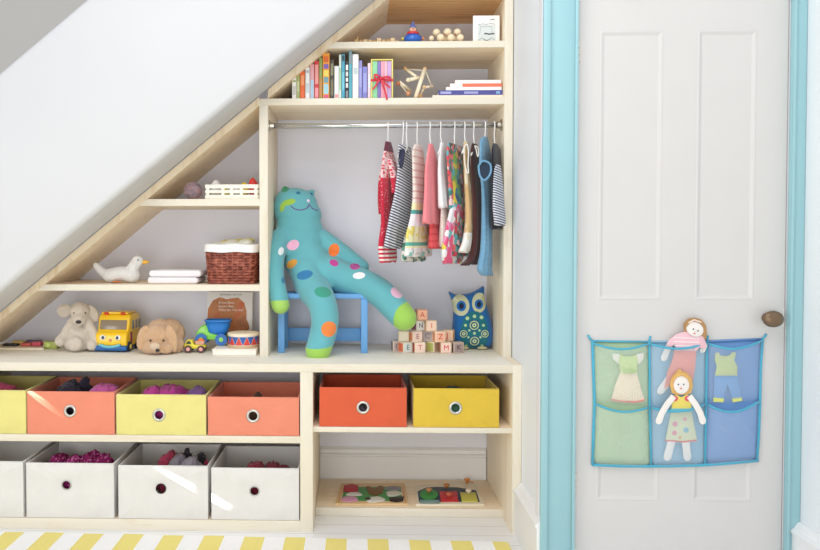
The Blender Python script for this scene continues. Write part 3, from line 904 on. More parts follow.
b = LMB(); q = P(143, 262.8, Yg)-Vector((t.location.x, t.location.y, zB)); b.tube([q, q+Vector((.016, 0, .001)), q+Vector((.028, 0, .002))], [.011, .008, .003], 14); b.build('beak', plain('#f0b43c', .4), t, smooth=True)
for s_ in (-1, 1):
    b = LMB(); q = P(139.5, 260.5, Yg)-Vector((t.location.x, t.location.y, zB)); b.ell((q.x, s_*.025, q.z), (.0032, .003, .0036)); b.build('eye', plain('#2a2522', .2), t, smooth=True)
b = LMB(); q = P(119, 283, Yg)-Vector((t.location.x, t.location.y, zB)); b.ell((q.x, -.035, .004), (.024, .014, .004)); b.build('foot', plain('#e58a4a', .5), t, smooth=True)
# folded blankets
Yb_ = YU+.06
for (x0, x1, y0, y1, lab) in ((148, 198, 277.2, 284.8, 'white folded towel, lower of the two beside the wicker basket'), (149.5, 201, 270.4, 277.0, 'white folded towel lying on top of another towel')):
    a, c = P(x0, y1, Yb_), P(x1, y0, Yb_)
    zlo = zB if y1 > 284 else P(170, 277.1, Yb_).z+.0008; zhi = P(170, y0, Yb_).z
    if y1 > 284: zhi = P(170, 277.3, Yb_).z
    b = MB(); H = (zhi-zlo)
    # one long rounded fold: outline in x-z, a U lying on its side with the fold at the right
    n = 10; h4 = H/2
    out = [(a.x, zlo), (c.x-h4, zlo)]+[(c.x-h4+h4*math.sin(PI*k/n), zlo+h4-h4*math.cos(PI*k/n)) for k in range(1, n)]+[(c.x-h4, zhi), (a.x, zhi)]
    out += [(a.x-.003, zhi-h4), (a.x-.001, zlo+h4*.5)]
    b.prism(out, Yb_, Yb_+.2)
    o = b.build('folded_towel', fabric('#f2eff2', 250, .6), bevel=.008, bseg=4, root=((a.x+c.x)/2, Yb_+.1, zlo))
    tag(o, lab, 'towel', 'folded towels')
# wicker basket
Yk = YU+.035
qa, qb = P(204.5, 284, Yk), P(255, 252, Yk)
xc = (qa.x+P(255, 284, Yk).x)/2; hb = P(230, 247, Yk).z-zB
t = thing('wicker_basket', 'reddish brown wicker basket with a white cloth liner on the middle cubby shelf', 'basket', (xc, Yk+.12, zB))
wB, wT, dB, dT = m(23.5, Yk), m(25.8, Yk), .10, .112
def rr(w_, d_, n=120, p=5):
    out = []
    for k in range(n):
        a = 2*PI*k/n; c_, s_ = math.cos(a), math.sin(a)
        q = (abs(c_/w_)**p+abs(s_/d_)**p)**(-1/p); out.append((q*c_, q*s_))
    return out
def wick():
    tt = NT('wicker', .55); n = tt.noise(tt.mapping(), 40, 3)
    tt.col(tt.ramp(n, [(.3, '#6a2f22'), (.55, '#9a5240'), (.75, '#b9705a')])); return tt.m
wm = wick()
b = LMB(); rows = 13; st = 30
for k in range(rows):
    u = (k+.5)/rows; w_ = wB+(wT-wB)*u; d_ = dB+(dT-dB)*u; z_ = u*hb
    pts = rr(w_, d_)
    b.tube([(x*(1+.018*math.sin(i*2*PI*st/2/120*1+k*PI)), y*(1+.03*math.sin(i*2*PI*st/2/120+k*PI)), z_) for i, (x, y) in enumerate(pts)], hb/rows*.56, 6, closed=True)
b.build('woven_sides', wm, t, smooth=True)
b = LMB(); p0, p1 = rr(wB*1.0, dB*1.0, 30), rr(wT, dT, 30)
for k in range(30): b.tube([(p0[k][0]*1.005, p0[k][1]*1.01, .002), (p1[k][0]*1.005, p1[k][1]*1.01, hb-.012)], .006, 6)
b.build('stakes', wm, t, smooth=True)
b = LMB(); b.slab(rr(wB*.97, dB*.97, 40), .0005, .006); b.build('base', wm, t)
b = LMB(); b.tube([(x*1.01, y*1.02, .006+.002*math.sin(i*.9)) for i, (x, y) in enumerate(rr(wB, dB))], .006, 8, closed=True); b.build('braided_foot', wm, t, smooth=True)
b = LMB(); R = []
for (k_, z_) in ((.94, hb*.4), (.95, hb-.002), (.98, hb+.012), (1.06, hb+.012), (1.085, hb+.004), (1.085, hb-.020), (1.09, hb-.024), (1.06, hb-.023)):
    R.append([(x*k_, y*k_, z_+.002*math.sin(i*.35)*(1 if k_ > 1.05 else 0)) for i, (x, y) in enumerate(rr(wT, dT))])
b.loft(R, cap=False); b.build('liner', fabric('#f4f3f2', 300, .4), t, smooth=True)
b = MB(); q = P(229, 247, Yk+.1)
for (px, py, rx_, hcol) in ((217, 243, 12, 0), (232, 241.5, 14, 0), (246, 240.5, 9, 0)):
    v = P(px, py+3, Yk+.11); b.ell((v.x, Yk+.12, v.z-.012), (m(rx_, Yk), .075, .03), sub=3)
b.noise(.010, 30)
o = b.build('crumpled_cloth', fabric('#e9e9dc', 300, .5), smooth=True, root=(q.x, Yk+.12, q.z-.04)); tag(o, 'cream muslin cloth bulging out of the wicker basket', 'cloth')
b = MB()
for (px, py, rx_) in ((228, 240.5, 8), (238, 239.5, 9), (249, 239, 6)):
    v = P(px, py+1.2, Yk+.14); b.ell((v.x, Yk+.16, v.z), (m(rx_, Yk), .03, .008), sub=3)
b.noise(.006, 40)
o = b.build('crumpled_cloth', fabric('#e6da62', 300, .5), smooth=True, root=(q.x, Yk+.15, q.z)); tag(o, 'yellow cloth lying on top of the cream cloth in the basket', 'cloth')

# --------------------------------------------------- top cubby shelf
zA = Z_A+.0005
Yy = YU+.09
q = P(192.8, 190, Yy); r_ = m(9.2, Yy)
b = MB()
rnd = random.Random(3)
b.ell((q.x, Yy, zA+r_), r_*.93, sub=3)
for k in range(34):
    ax = Vector((rnd.uniform(-1, 1), rnd.uniform(-1, 1), rnd.uniform(-1, 1))).normalized()
    u = ax.orthogonal().normalized(); v = ax.cross(u); off = rnd.uniform(-.45, .45)
    rc = math.sqrt(1-off*off)
    b.tube([Vector((q.x, Yy, zA+r_))+(ax*off+(u*math.cos(a)+v*math.sin(a))*rc)*r_*.955 for a in [2*PI*j/28 for j in range(28)]], .0019, 5, closed=True)
def yarn():
    tt = NT('yarn', .95); n = tt.noise(tt.mapping((1, 1, 3)), 22, 3)
    tt.col(tt.ramp(n, [(.3, '#75666e'), (.45, '#9c8b92'), (.55, '#b58d90'), (.65, '#9f969f'), (.8, '#85727c')])); return tt.m
tag(b.build('yarn_ball', yarn(), smooth=True, root=(q.x, Yy, zA)), 'mauve ball of yarn on the top cubby shelf', 'yarn ball')
Yc = YU+.03
a, c = P(204.5, 199, Yc).x, P(258.6, 199, Yc).x
hcr = P(230, 184.3, Yc).z-zA
t = thing('toy_crate', 'white slatted crate of toys beside the yarn ball', 'crate', ((a+c)/2, Yc+.1, zA))
w2 = (c-a)/2-.001; d2 = .09
cm = plain('#f3efe2', .45)
for k in range(3):
    z0, z1 = ((0.0005, hcr*.30), (hcr*.42, hcr*.62), (hcr*.74, hcr))[k]
    for s_ in (-1, 1):
        b = LMB(); b.box(-w2, w2, s_*d2-.003, s_*d2+.003, z0, z1); b.build('long_slat', cm, t, bevel=.001)
        b = LMB(); b.box(s_*(w2-.003)-.003, s_*(w2-.003)+.003, -d2+.003, d2-.003, z0, z1); b.build('end_slat', cm, t, bevel=.001)
for x in (-w2+.012, -w2*.33, .0, w2*.36, w2-.012):
    for s_ in (-1, 1):
        b = LMB(); b.box(x-.007, x+.007, s_*(d2+.001)-.0035, s_*(d2+.001)+.0035, .001, hcr-.001); b.build('post', cm, t, bevel=.001)
b = LMB(); b.box(-w2+.006, w2-.006, -d2+.003, d2-.003, .001, .006); b.build('crate_floor', cm, t)
def ballt(px, py, r, hcol, name, lab, cat, dy=.08, sq=1):
    v = P(px, py, Yc+dy); rr_ = m(r, Yc)
    b = MB(); b.ell((v.x, Yc+dy, v.z), (rr_, rr_*.8, rr_*sq), sub=3); b.noise(rr_*.18, 25)
    o = b.build(name, plain(hcol, .5), smooth=True, root=(v.x, Yc+dy, v.z-rr_*sq)); return tag(o, lab, cat)
zfl = zA+.0065
def lump(px, wpx, ptop, hcol, name, lab, dy=.08, sd=0):
    v = P(px, ptop, Yc+dy); hh = v.z-zfl; r = m(wpx/2, Yc)
    b = MB(); b.ell((v.x, Yc+dy, zfl+hh/2), (r, min(r, .06), hh/2), sub=3)
    b.noise(.006, 30, sd); 
    for q_ in b.bm.verts: q_.co.z = max(q_.co.z, zfl)
    return tag(b.build(name, plain(hcol, .5), smooth=True, root=(v.x, Yc+dy, zfl)), lab, 'toy')
lump(216, 12, 180.5, '#f0eeee', 'soft_toy', 'white soft toy rising at the left end of the crate', sd=1)
lump(225, 8, 188, '#e3da50', 'soft_toy', 'yellow toy seen between the slats of the crate', .04, 2)
lump(236, 9, 187, '#e6e6ea', 'soft_toy', 'pale grey toy in the middle of the crate', .06, 3)
lump(244.5, 8, 181.5, '#e8c62e', 'soft_toy', 'yellow toy poking up near the right end of the crate', .07, 4)
lump(253.3, 9.5, 177.5, '#d8342e', 'soft_toy', 'red toy standing highest at the right end of the crate', .08, 5)

# ------------------------------------------------------------- blue bench
BL = plain('#6aa6de', .45)
yb0 = at_counter(320, 353).y
x0, x1 = P(276.5, 295, yb0).x, P(369, 295, yb0).x
zt = P(320, 293.8, yb0).z
t = thing('step_stool', 'bright blue wooden bench under the big teal plush', 'stool', ((x0+x1)/2, yb0+.1, zc))
b = MB(); b.box(x0-.004, x1+.004, yb0-.004, yb0+.205, zt-.022, zt); b.build('seat', BL, t, bevel=.003)
for x in (x0+.006, x1-.036):
    for y in (yb0, yb0+.172):
        b = MB(); b.box(x, x+.030, y, y+.028, zc, zt-.022); b.build('leg', BL, t, bevel=.002)
b = MB(); b.box(x0+.036, x1-.036, yb0+.18, yb0+.196, P(320, 341, yb0+.18).z, P(320, 328, yb0+.18).z); b.build('stretcher', BL, t, bevel=.002)
zseat = zt

# --------------------------------------------------- big teal plush (its own body)
Yt = yb0+.10
ctr = Vector((P(310, 290, Yt).x, Yt, zseat))
t = thing('plush_cat', 'large teal knitted plush with coloured spots sitting on the blue bench', 'stuffed animal', ctr)
b = MB()
def L3(seq, k=8):
    limb(b, [(*P(px, py, Yt+dy), m(r, Yt+dy)) for px, py, dy, r in seq], k, 3)
# head and trunk: a wide sack
def slabl(px, py, dy, rx, rz, ry, rot=0):
    q = P(px, py, Yt+dy); b.ell(q, (m(rx, Yt), m(ry, Yt), m(rz, Yt)), Matrix.Rotation(rot, 3, 'Y'), 3)
for px, py, rx, rz, dy in ((296, 208, 23.2, 18, .075), (296, 201.5, 22, 14, .08), (298, 214, 24.5, 18, .07), (299.5, 228, 24.2, 17, .06), (302, 240, 23, 15, .05),
                           (305, 253, 24.5, 15, .035), (310, 265, 27, 16, .02), (318, 276, 30, 16, .01)):
    slabl(px, py, dy, rx, rz, 16.5, .12)
# legs
L3([(306, 272, -.01, 16.5), (312, 287, -.06, 17), (321, 301, -.15, 15), (325, 318, -.19, 14.2), (323, 334, -.19, 13.6), (318, 350, -.21, 13)])
L3([(328, 272, .0, 17), (346, 279, -.02, 16), (364, 284, -.05, 15), (380, 293, -.08, 14.6), (395, 308, -.11, 14), (404, 318, -.13, 13)])
# arms
L3([(281, 238, .02, 10.5), (275.5, 254, -.05, 10), (274.5, 274, -.11, 9.8), (277.5, 292, -.13, 9.8), (280.5, 305, -.14, 9.4)])
L3([(322, 238, .06, 9), (335, 247, .05, 8.8), (350, 258, .04, 8.2), (362, 267, .03, 7.5)])
# ears
L3([(284, 193, .07, 4), (285, 188.5, .07, 3)], 4); L3([(311, 193, .08, 3.5), (313, 191.5, .08, 2.4)], 4)
def on(px, py, dy): return tuple(P(px, py, Yt+dy)-ctr)
def SP(px, py, dy, rx, rz, rot, hcol, ry=.06):
    return (on(px, py, dy), (m(rx, Yt), m(rz, Yt), ry), rot, hcol)
els = [
 SP(293, 245, -.03, 6.3, 5.0, -.5, '#efb3cf', .045),
 SP(334, 250, .01, 5.4, 6.6, .3, '#ee7a35'),
 SP(292, 264, -.03, 6.8, 4, -.5, '#f0a53a', .05),
 SP(305, 275, -.09, 8.2, 4.6, -.2, '#2f79ac', .06),
 SP(334, 263, -.05, 4.6, 3.2, .4, '#c23c94', .05),
 SP(354.5, 267.5, -.03, 6, 4.6, -.1, '#b83391', .05),
 SP(359, 275.5, -.10, 6, 3.2, -.1, '#f2f2f2', .05),
 SP(323, 292, -.20, 8.4, 5, .12, '#3b9b83', .07),
 SP(329, 329, -.24, 7.2, 7.4, 0, '#f0853f', .07),
 SP(397, 292.5, -.13, 6.4, 5, .5, '#ecbcd4', .07),
 SP(284.5, 280, -.15, 3, 3.6, 0, '#2a7ca0', .05),
 SP(281, 251, -.09, 2.6, 4.2, .2, '#e9f0f0', .05),
 SP(288, 202, -.02, 7.5, 3.2, -.25, '#9ec44b', .1), SP(282, 207, -.0, 2.6, 5, .3, '#9ec44b', .07),
 (on(317, 364, -.2), (m(40, Yt), m(18, Yt), .14), -.08, '#9dcb58'),
 (on(414, 324, -.13), (m(18, Yt), m(24, Yt), .14), -.72, '#9dcb58'),
 (on(281, 313, -.14), (m(20, Yt), m(13.5, Yt), .12), 0, '#a5cf62'),
 SP(285, 188.5, .06, 4.6, 4.4, -.4, '#2f8f63', .06),
]
pm = spots('#68b4bc', els, bumpscale=260, bstr=.35)
body = b.build('body', pm, t, voxel=.0075, sm=5, smooth=True)
# face on the surface: find the front of the body by casting rays
bpy.context.view_layer.update()
from mathutils.bvhtree import BVHTree
def surf(obj_, px, py):
    me = obj_.data; M_ = Matrix.Translation(ctr if obj_ is body else obj_.parent.location)
    bv = BVHTree.FromPolygons([M_@v.co for v in me.vertices], [p.vertices for p in me.polygons])
    h = bv.ray_cast(CP, ray(px, py).normalized()); return h[0]
def face_mark(name, seq, r, mat):
    pts = [surf(body, x, y) for x, y in seq]
    pts = [p+Vector((0, -.001, 0)) for p in pts if p]
    if len(pts) > 1:
        b = MB(); b.tube([tuple(q) for q in crom([tuple(p) for p in pts], 4)], r, 6); b.build(name, mat, t, smooth=True)
face_mark('mouth', [(291, 206), (295, 209), (301, 210), (307, 208), (309, 204.5)], .0022, plain('#7a4f97', .8))
face_mark('mouth', [(309, 204.5), (312, 208), (316, 210), (318, 210)], .0022, plain('#7a4f97', .8))
for (x, y, r, hcol) in ((298, 193.5, 2.2, '#1d6d93'), (311, 194, 1.7, '#1d6d93'), (308, 201, 1.9, '#e6d9ee')):
    p = surf(body, x, y)
    if p:
        b = MB(); b.ell(p, (m(r, Yt), .003, m(r, Yt)), sub=2); b.build('button_nose' if y > 200 else 'eye', plain(hcol, .5), t, smooth=True)

# ------------------------------------------------------------ alphabet blocks
BS = .0485
rn = random.Random(5)
LETR = {}
def block(px, py, dy, rz, face, edge, ch, lc, lab):
    lvl = {0: 0, 1: 1, 2: 2, 3: 3}[py]
    y = at_counter(420, 353).y+BS/2+dy
    z = zc+lvl*(BS+.0004)
    # x from pixel at the block's front
    x = P(px, 350, y-BS/2).x
    t = thing('alphabet_block', lab, 'toy block', (x, y, z), 'wooden alphabet blocks', rz)
    b = LMB(); b.box(-BS/2, BS/2, -BS/2, BS/2, 0, BS); b.build('block', wood(edge, edge, 'X'), t, bevel=.0025)
    inn_ = BS/2-.005
    for (sx, ax) in (((0, -1), 'f'), ((1, 0), 'r'), ((-1, 0), 'l')):
        b = LMB()
        if ax == 'f': b.box(-inn_, inn_, -BS/2-.0006, -BS/2+.001, .005, BS-.005)
        elif ax == 'r': b.box(BS/2-.001, BS/2+.0006, -inn_, inn_, .005, BS-.005)
        else: b.box(-BS/2-.0006, -BS/2+.001, -inn_, inn_, .005, BS-.005)
        b.build('painted_face', plain(face[0] if ax == 'f' else face[1], .6), t)
    if ch: text_mesh('letter', ch, BS*.68, plain(lc, .6), t, (0, -BS/2-.0008, BS*.5), depth=.0004)
PK, CRM, RED, ORG, GRY, GRN = '#f2d3c4', '#e9dcc4', '#c8452f', '#e2734d', '#8d7d7c', '#a9b96a'
block(397.5, 0, .035, .15, ('#b8a5a2', GRY), '#d8c8b8', 'O', '#6b5452', 'greyish wooden block with letter O, leftmost of the bottom row')
block(405.5, 0, -.002, .5, ('#dfe8e4', ORG), '#e8dcc8', 'E', '#3c6f7a', 'pale block with letter E in the bottom row of blocks')
block(419.5, 0, -.006, .12, (PK, ORG), '#ecd8c2', 'T', '#c55a49', 'pale pink block with letter T in the bottom row of blocks')
block(433.5, 0, .02, -.75, ('#b3bd68', '#b49a80'), '#e2d0b4', '', '#fff', 'block turned on edge with a green face, bottom row of blocks')
block(446, 0, -.006, .05, (PK, '#d7a184'), '#e6c9b0', 'M', '#d23a3a', 'pale pink block with red letter M in the bottom row')
block(457.8, 0, .0, .2, ('#a08d8a', GRY), '#bfa998', 'K', '#4d3a3c', 'mauve grey block with letter K, right end of the bottom row')
block(404.3, 1, .012, -.1, (CRM, '#d8bf96'), '#dfccab', '', '#fff', 'plain cream block at the left of the second row')
block(415.5, 1, 0, .42, (PK, '#e08a63'), '#ecd8c2', 'E', '#8d4a52', 'pale block with an E and an orange side in the second row')
block(428.5, 1, .028, -.2, ('#a89c9a', GRY), '#c5b5a6', 'C', '#6c5c66', 'grey block set back in the second row of blocks')
block(439.2, 1, -.002, .25, ('#f0b79a', '#e79a70'), '#ecd0b4', 'Z', '#c8382f', 'peach block with red letter Z in the second row')
block(449, 1, .045, -.3, ('#ecc2a4', '#dca36f'), '#e2c8a4', 'J', '#c8382f', 'peach block with letter J at the right of the second row')
block(417.8, 2, .012, .6, ('#dde2dc', '#8a5260'), '#d8c8ba', 'N', '#6d4a58', 'block with a plum side in the third row, left one')
block(430.6, 2, .004, .18, ('#f2cfb8', '#d8b08e'), '#e6ccb0', '1', '#cf4b35', 'peach block with a figure 1, right one of the third row')
block(421.5, 3, .008, .15, ('#f0b494', '#d98f6a'), '#dba284', 'A', '#c8382f', 'peach block with letter A on top of the stack')

# ------------------------------------------------------------ owl cushion
yo = at_counter(470, 350).y+.05
Yo = yo
def O(px, py): q = P(px, py, Yo); return (q.x, q.z)
out = [(448.5, 294), (455, 296.5), (463, 296.5), (471, 295), (478, 291.5), (483.5, 288.5), (484, 295), (485, 302), (487.5, 310), (490.5, 320), (492.5, 332), (492.5, 344), (490, 349.5), (483, 350.5), (471, 351), (459, 350.5), (453, 348), (452, 338), (452.5, 325), (453, 312), (451, 302)]
cq = P(471, 350, Yo)
t = thing('owl_cushion', 'blue owl shaped cushion with cream eye rings beside the alphabet blocks', 'cushion', (cq.x, Yo, zc))
def OL(px, py): q = P(px, py, Yo-.03); return (q.x-cq.x, 0, q.z-zc)
oe = []
def OE(px, py, rx, rz, rot, hcol): oe.append((OL(px, py), (m(rx, Yo), m(rz, Yo)), rot, hcol))
OE(460.3, 305, 8.5, 10.5, -.15, '#c9cba6'); OE(479, 302.5, 7.2, 9.8, .1, '#c9cba6')
OE(461, 305.8, 4.6, 5.2, 0, '#1d6cb4'); OE(478.6, 304, 4.2, 4.9, 0, '#1d6cb4')
OE(461, 305.8, 2.4, 3.1, 0, '#10203f'); OE(478.6, 304, 2.2, 2.9, 0, '#10203f')
OE(474, 333, 13.6, 22, 0, '#15707c')
for (x, y, r) in ((473.8, 325, 5.6), (474.3, 341, 5.6), (463.3, 333.5, 4.6), (484.5, 333.5, 4.6)):
    OE(x, y, r, r, 0, '#1d4f86'); OE(x, y, r*.82, r*.82, 0, '#bcd49a'); OE(x, y, r*.62, r*.62, 0, '#155d70'); OE(x, y, r*.36, r*.36, 0, '#d9e3b4'); OE(x, y, r*.16, r*.16, 0, '#15707c')
for (x, y, r) in ((467, 318, 1.8), (481, 317, 1.8), (466, 346, 1.6), (482, 346, 1.6), (474, 333, 1.4), (469, 330, 1.1), (479, 330, 1.1), (474, 316, 1.7), (468, 337, 1.1), (480, 337, 1.1), (465, 325, 1.4), (483, 325, 1.4)):
    OE(x, y, r, r, 0, '#b9d8a8')
om = spots('#1668ac', oe, flat=True, bumpscale=300)
def smoothout(pts, k=4):
    n = len(pts); o_ = []
    P_ = [pts[-1]]+pts+[pts[0], pts[1]]
    for i in range(1, n+1):
        for j in range(k):
            u = j/k; p0, p1, p2, p3 = P_[i-1], P_[i], P_[i+1], P_[i+2] if i+2 < len(P_) else pts[1]
            o_.append(tuple(.5*((2*b_)+(c_-a_)*u+(2*a_-5*b_+4*c_-d_)*u*u+(3*b_-a_-3*c_+d_)*u**3) for a_, b_, c_, d_ in zip(p0, p1, p2, p3)))
    return o_
opts = smoothout([O(*p) for p in out])
zmin = min(z for x, z in opts); opts = [(x, z-zmin+zc) for x, z in opts]
b = MB(); b.cush(opts, Yo, .045, 8, .42); b.build('body', om, t, smooth=True)
for x in (463.5, 482):
    q = P(x, 350.2, Yo-.03); b = MB(); b.ell((q.x, Yo-.036, zc+.008), (m(5.2, Yo), .016, .0075)); b.build('foot', fabric('#cfc89a'), t, smooth=True)

# ------------------------------------------------------------ hangers and clothes
HW = plain('#f4f4f2', .35)
def hanger(px, zneck_py, tilt, phi, half, lab):
    x = P(px, 125, YR).x; rr_ = m(2.6, YR)
    zn = P(px, zneck_py, YR).z
    t = thing('clothes_hanger', lab, 'clothes hanger', (x, YR, zrod), 'white clothes hangers on the steel rod')
    u = Vector((math.cos(phi), math.sin(phi), 0))
    # hook runs over the rod, square to it
    H_ = Vector((0, 1, 0))
    R_ = rr_+.0032
    pts = [Vector((0, 0, 0))+H_*(R_*math.cos(a))+Vector((0, 0, R_*math.sin(a))) for a in [math.radians(d) for d in range(200, -31, -23)]]
    pts = [Vector((0, R_*math.cos(math.radians(d)), R_*math.sin(math.radians(d)))) for d in range(-30, 181, 21)]
    pts += [Vector((0, -R_-.001, -.012)), Vector((0, -R_*.6, -.026)), Vector((0, 0, -.042))]
    ax = (P(px+tilt, zneck_py, YR).x-x)
    dzn = zn-zrod
    pts += [Vector((ax*.5, 0, (-.042+dzn)/2)), Vector((ax, 0, dzn+.008)), Vector((ax, 0, dzn))]
    b = LMB(); b.tube(pts, .0026, 8); b.build('hook', HW, t, smooth=True)
    b = LMB(); c0 = Vector((ax, 0, dzn))
    b.tube([c0-u*half+Vector((0, 0, -.045)), c0-u*half*.5+Vector((0, 0, -.020)), c0, c0+u*half*.5+Vector((0, 0, -.020)), c0+u*half+Vector((0, 0, -.045))], .0036, 8)
    b.build('shoulder_bar', HW, t, smooth=True)
def garment(name, lab, rows, phi, mt, cat='garment', sleeves=(), waves=.10, nf=5, seed=0, dy=0, grp=None, thick=.014):
    """rows: (py, xleft, xright) outline seen from the front; the cloth hangs turned by phi"""
    Yg = YR+dy
    r0 = P((rows[0][1]+rows[0][2])/2, rows[0][0], Yg)
    u = Vector((math.cos(phi), math.sin(phi), 0)); nrm = Vector((-math.sin(phi), math.cos(phi), 0))
    rows = crom(rows, 4); b = MB(); R = []; info = []
    n = 44; zt_, zb_ = rows[0][0], rows[-1][0]
    for (py, xl, xr) in rows:
        cx = (xl+xr)/2; v = P(cx, py, Yg); W = m((xr-xl)/2, Yg)
        f = (py-zt_)/(zb_-zt_)
        th = thick*(.55+.9*f)
        W *= 1.26; a = math.sqrt(max(W*W-(th*math.sin(phi))**2, .006**2))/max(abs(math.cos(phi)), .05)
        a = min(a, .165)
        ring_ = []
        for k in range(n):
            tt = 2*PI*k/n; cc, ss = math.cos(tt), math.sin(tt)
            px_ = math.copysign(abs(cc)**.8, cc); py_ = math.copysign(abs(ss)**.7, ss)
            wv = 1+waves*f*2.4*math.sin(nf*px_*2.6+seed+(1.2 if ss < 0 else 0))*abs(ss)
            q = v+u*(a*px_)+nrm*(th*py_*wv+waves*.08*f*math.sin(px_*6+seed)*a)
            q.z += .004*f*math.sin(px_*8+seed)
            ring_.append(q)
        R.append(ring_); info.append((v, a, th))
    b.loft(R)
    for sl in sleeves:
        pts = crom([(*P(px, py, Yg+d_), m(r_, Yg)) for px, py, d_, r_ in sl], 4)
        RR = []
        for i, q in enumerate(pts):
            d = Vector(pts[min(i+1, len(pts)-1)][:3])-Vector(pts[max(i-1, 0)][:3]); d.normalize()
            s1 = u-d*u.dot(d); s1.normalize(); s2 = d.cross(s1)
            RR.append([Vector(q[:3])+(s1*math.cos(w_)*1.5+s2*math.sin(w_)*.8)*q[3]*(1+.06*math.sin(w_*4+i*.3)) for w_ in [2*PI*j/16 for j in range(16)]])
        b.loft(RR)
    o = b.build(name, mt, smooth=True, root=r0)
    return tag(o, lab, cat, grp)
def cmat(fn, rough=.92, fold=True):
    t = NT('garment_cloth', rough); c = fn(t)
    t.col(c); t.bump(t.noise(t.mapping(), 500, 2), .15, .001); t.b.inputs['Sheen Weight'].default_value = .2
    return t.m
def hz(t): return t.xyz()[2]
def stripes(t, per, a, bcol, duty=.5, slope=0):
    x = t.xyz(); v = x[2]
    if slope: v = t.math('ADD', v, t.math('MULTIPLY', x[0], slope))
    k = t.math('LESS_THAN', t.math('FRACT', t.math('ADD', t.math('DIVIDE', v, per), 50)), duty)
    return t.mix(k, a, bcol)
def vor(t, sc, stops):
    v = t.n('ShaderNodeTexVoronoi'); v.inputs['Scale'].default_value = sc; t.l(t.mapping(), v.inputs['Vector'])
    s_ = t.n('ShaderNodeSeparateColor'); t.l(v.outputs['Color'], s_.inputs[0])
    return t.ramp(s_.outputs[0], stops, 'CONSTANT')
def dots(t, sc, rad, base, dot):
    v = t.n('ShaderNodeTexVoronoi'); v.inputs['Scale'].default_value = sc; t.l(t.mapping(), v.inputs['Vector'])
    return t.mix(t.math('LESS_THAN', v.outputs['Distance'], rad), base, dot)
def zband(t, lo, hi, a, bb):     # bb where lo<z<hi
    z = hz(t); k = t.math('MULTIPLY', t.math('GREATER_THAN', z, lo), t.math('LESS_THAN', z, hi)); return t.mix(k, a, bb)
Zp = lambda p0, py: -(py-p0)*YR/F
# 1 red knit dress
p0 = 142
def f1(t):
    base = dots(t, 95, .2, '#c8233f', '#e8b9c0')
    yoke = t.mix(t.math('LESS_THAN', t.noise(t.mapping((1, 1, 1.6)), 60, 1), .55), '#d03a4c', '#efc9c8')
    c = zband(t, Zp(p0, 179), Zp(p0, 152), base, yoke)
    c = zband(t, Zp(p0, 152), .1, c, '#6d2a40')
    cuff = stripes(t, .018, '#d42a44', '#f6e4e0', .5)
    c = zband(t, -1, Zp(p0, 244), c, cuff); return c
PH = math.radians(66)
garment('hanging_dress', 'red dotted knit dress with a white patterned yoke, first on the rod', [(142, 386, 390.5), (150, 385, 392.5), (163, 383.5, 395.5), (178, 382.5, 398.5), (200, 382.5, 396.5), (225, 382.5, 393), (245, 380.5, 394.5), (260, 381.5, 395), (262, 382, 394)], PH, cmat(f1), 'dress',
        sleeves=[[(390, 160, -.02, 3), (393, 174, -.05, 3.6), (394, 186, -.06, 3.2), (394, 193, -.06, 2.8)], [(386, 158, .05, 3), (382, 180, .07, 4), (381, 200, .07, 3.6), (381.5, 214, .07, 3.2)]], seed=1)
# 2 navy striped top
garment('hanging_shirt', 'navy and white striped shirt hanging second from the left', [(146, 399, 410.5), (158, 399.5, 411), (172, 398.5, 411.3), (195, 396, 411), (215, 392, 410), (235, 388.5, 409), (246, 387, 408.5), (248, 388, 407)], PH, cmat(lambda t: stripes(t, .0125, '#e2e2e6', '#3a3f5c', .5, .35)), 'shirt', seed=2, waves=.14)
# neckline of 2
# 3 ruffled dress
p0 = 145
def f3(t):
    c = stripes(t, .03, '#eadfd6', '#d9b3a8', .25)
    c = zband(t, -1, Zp(p0, 203), c, '#f1e9b8')
    c = zband(t, Zp(p0, 214), Zp(p0, 210), c, '#4fa39a')
    c = zband(t, Zp(p0, 226), Zp(p0, 214), c, '#f2edf0')
    c = zband(t, Zp(p0, 238), Zp(p0, 226), c, t.mix(t.math('LESS_THAN', t.noise(t.mapping(), 30, 1), .5), '#efe9c0', '#e6d56c'))
    c = zband(t, Zp(p0, 245), Zp(p0, 241.5), c, '#58b0a0')
    c = zband(t, -1, Zp(p0, 247), c, vor(t, 60, [(0, '#f0ece8'), (.4, '#e3c9d0'), (.6, '#8fc4bb'), (.8, '#f4f2ee')]))
    return c
garment('hanging_dress', 'pale ruffled dress with pink, yellow and green bands beside the striped shirt', [(145, 415, 421), (152, 413, 423), (170, 413, 424.5), (190, 413.5, 424.5), (205, 413, 425), (222, 410.5, 429), (240, 406, 433), (250, 403.5, 434), (256, 403, 433)], PH, cmat(f3), 'dress', seed=3, waves=.2, nf=7)
garment('hanging_skirt', 'green and cream ruffle hem hanging behind the banded dress', [(236, 405, 418), (250, 403.5, 422), (258, 403, 425), (261, 404, 424)], PH, cmat(lambda t: vor(t, 70, [(0, '#d9d2c0'), (.35, '#4a7a6a'), (.55, '#e9dfd8'), (.8, '#5f9a8c')])), 'skirt', seed=9, waves=.25, nf=8, dy=.03)
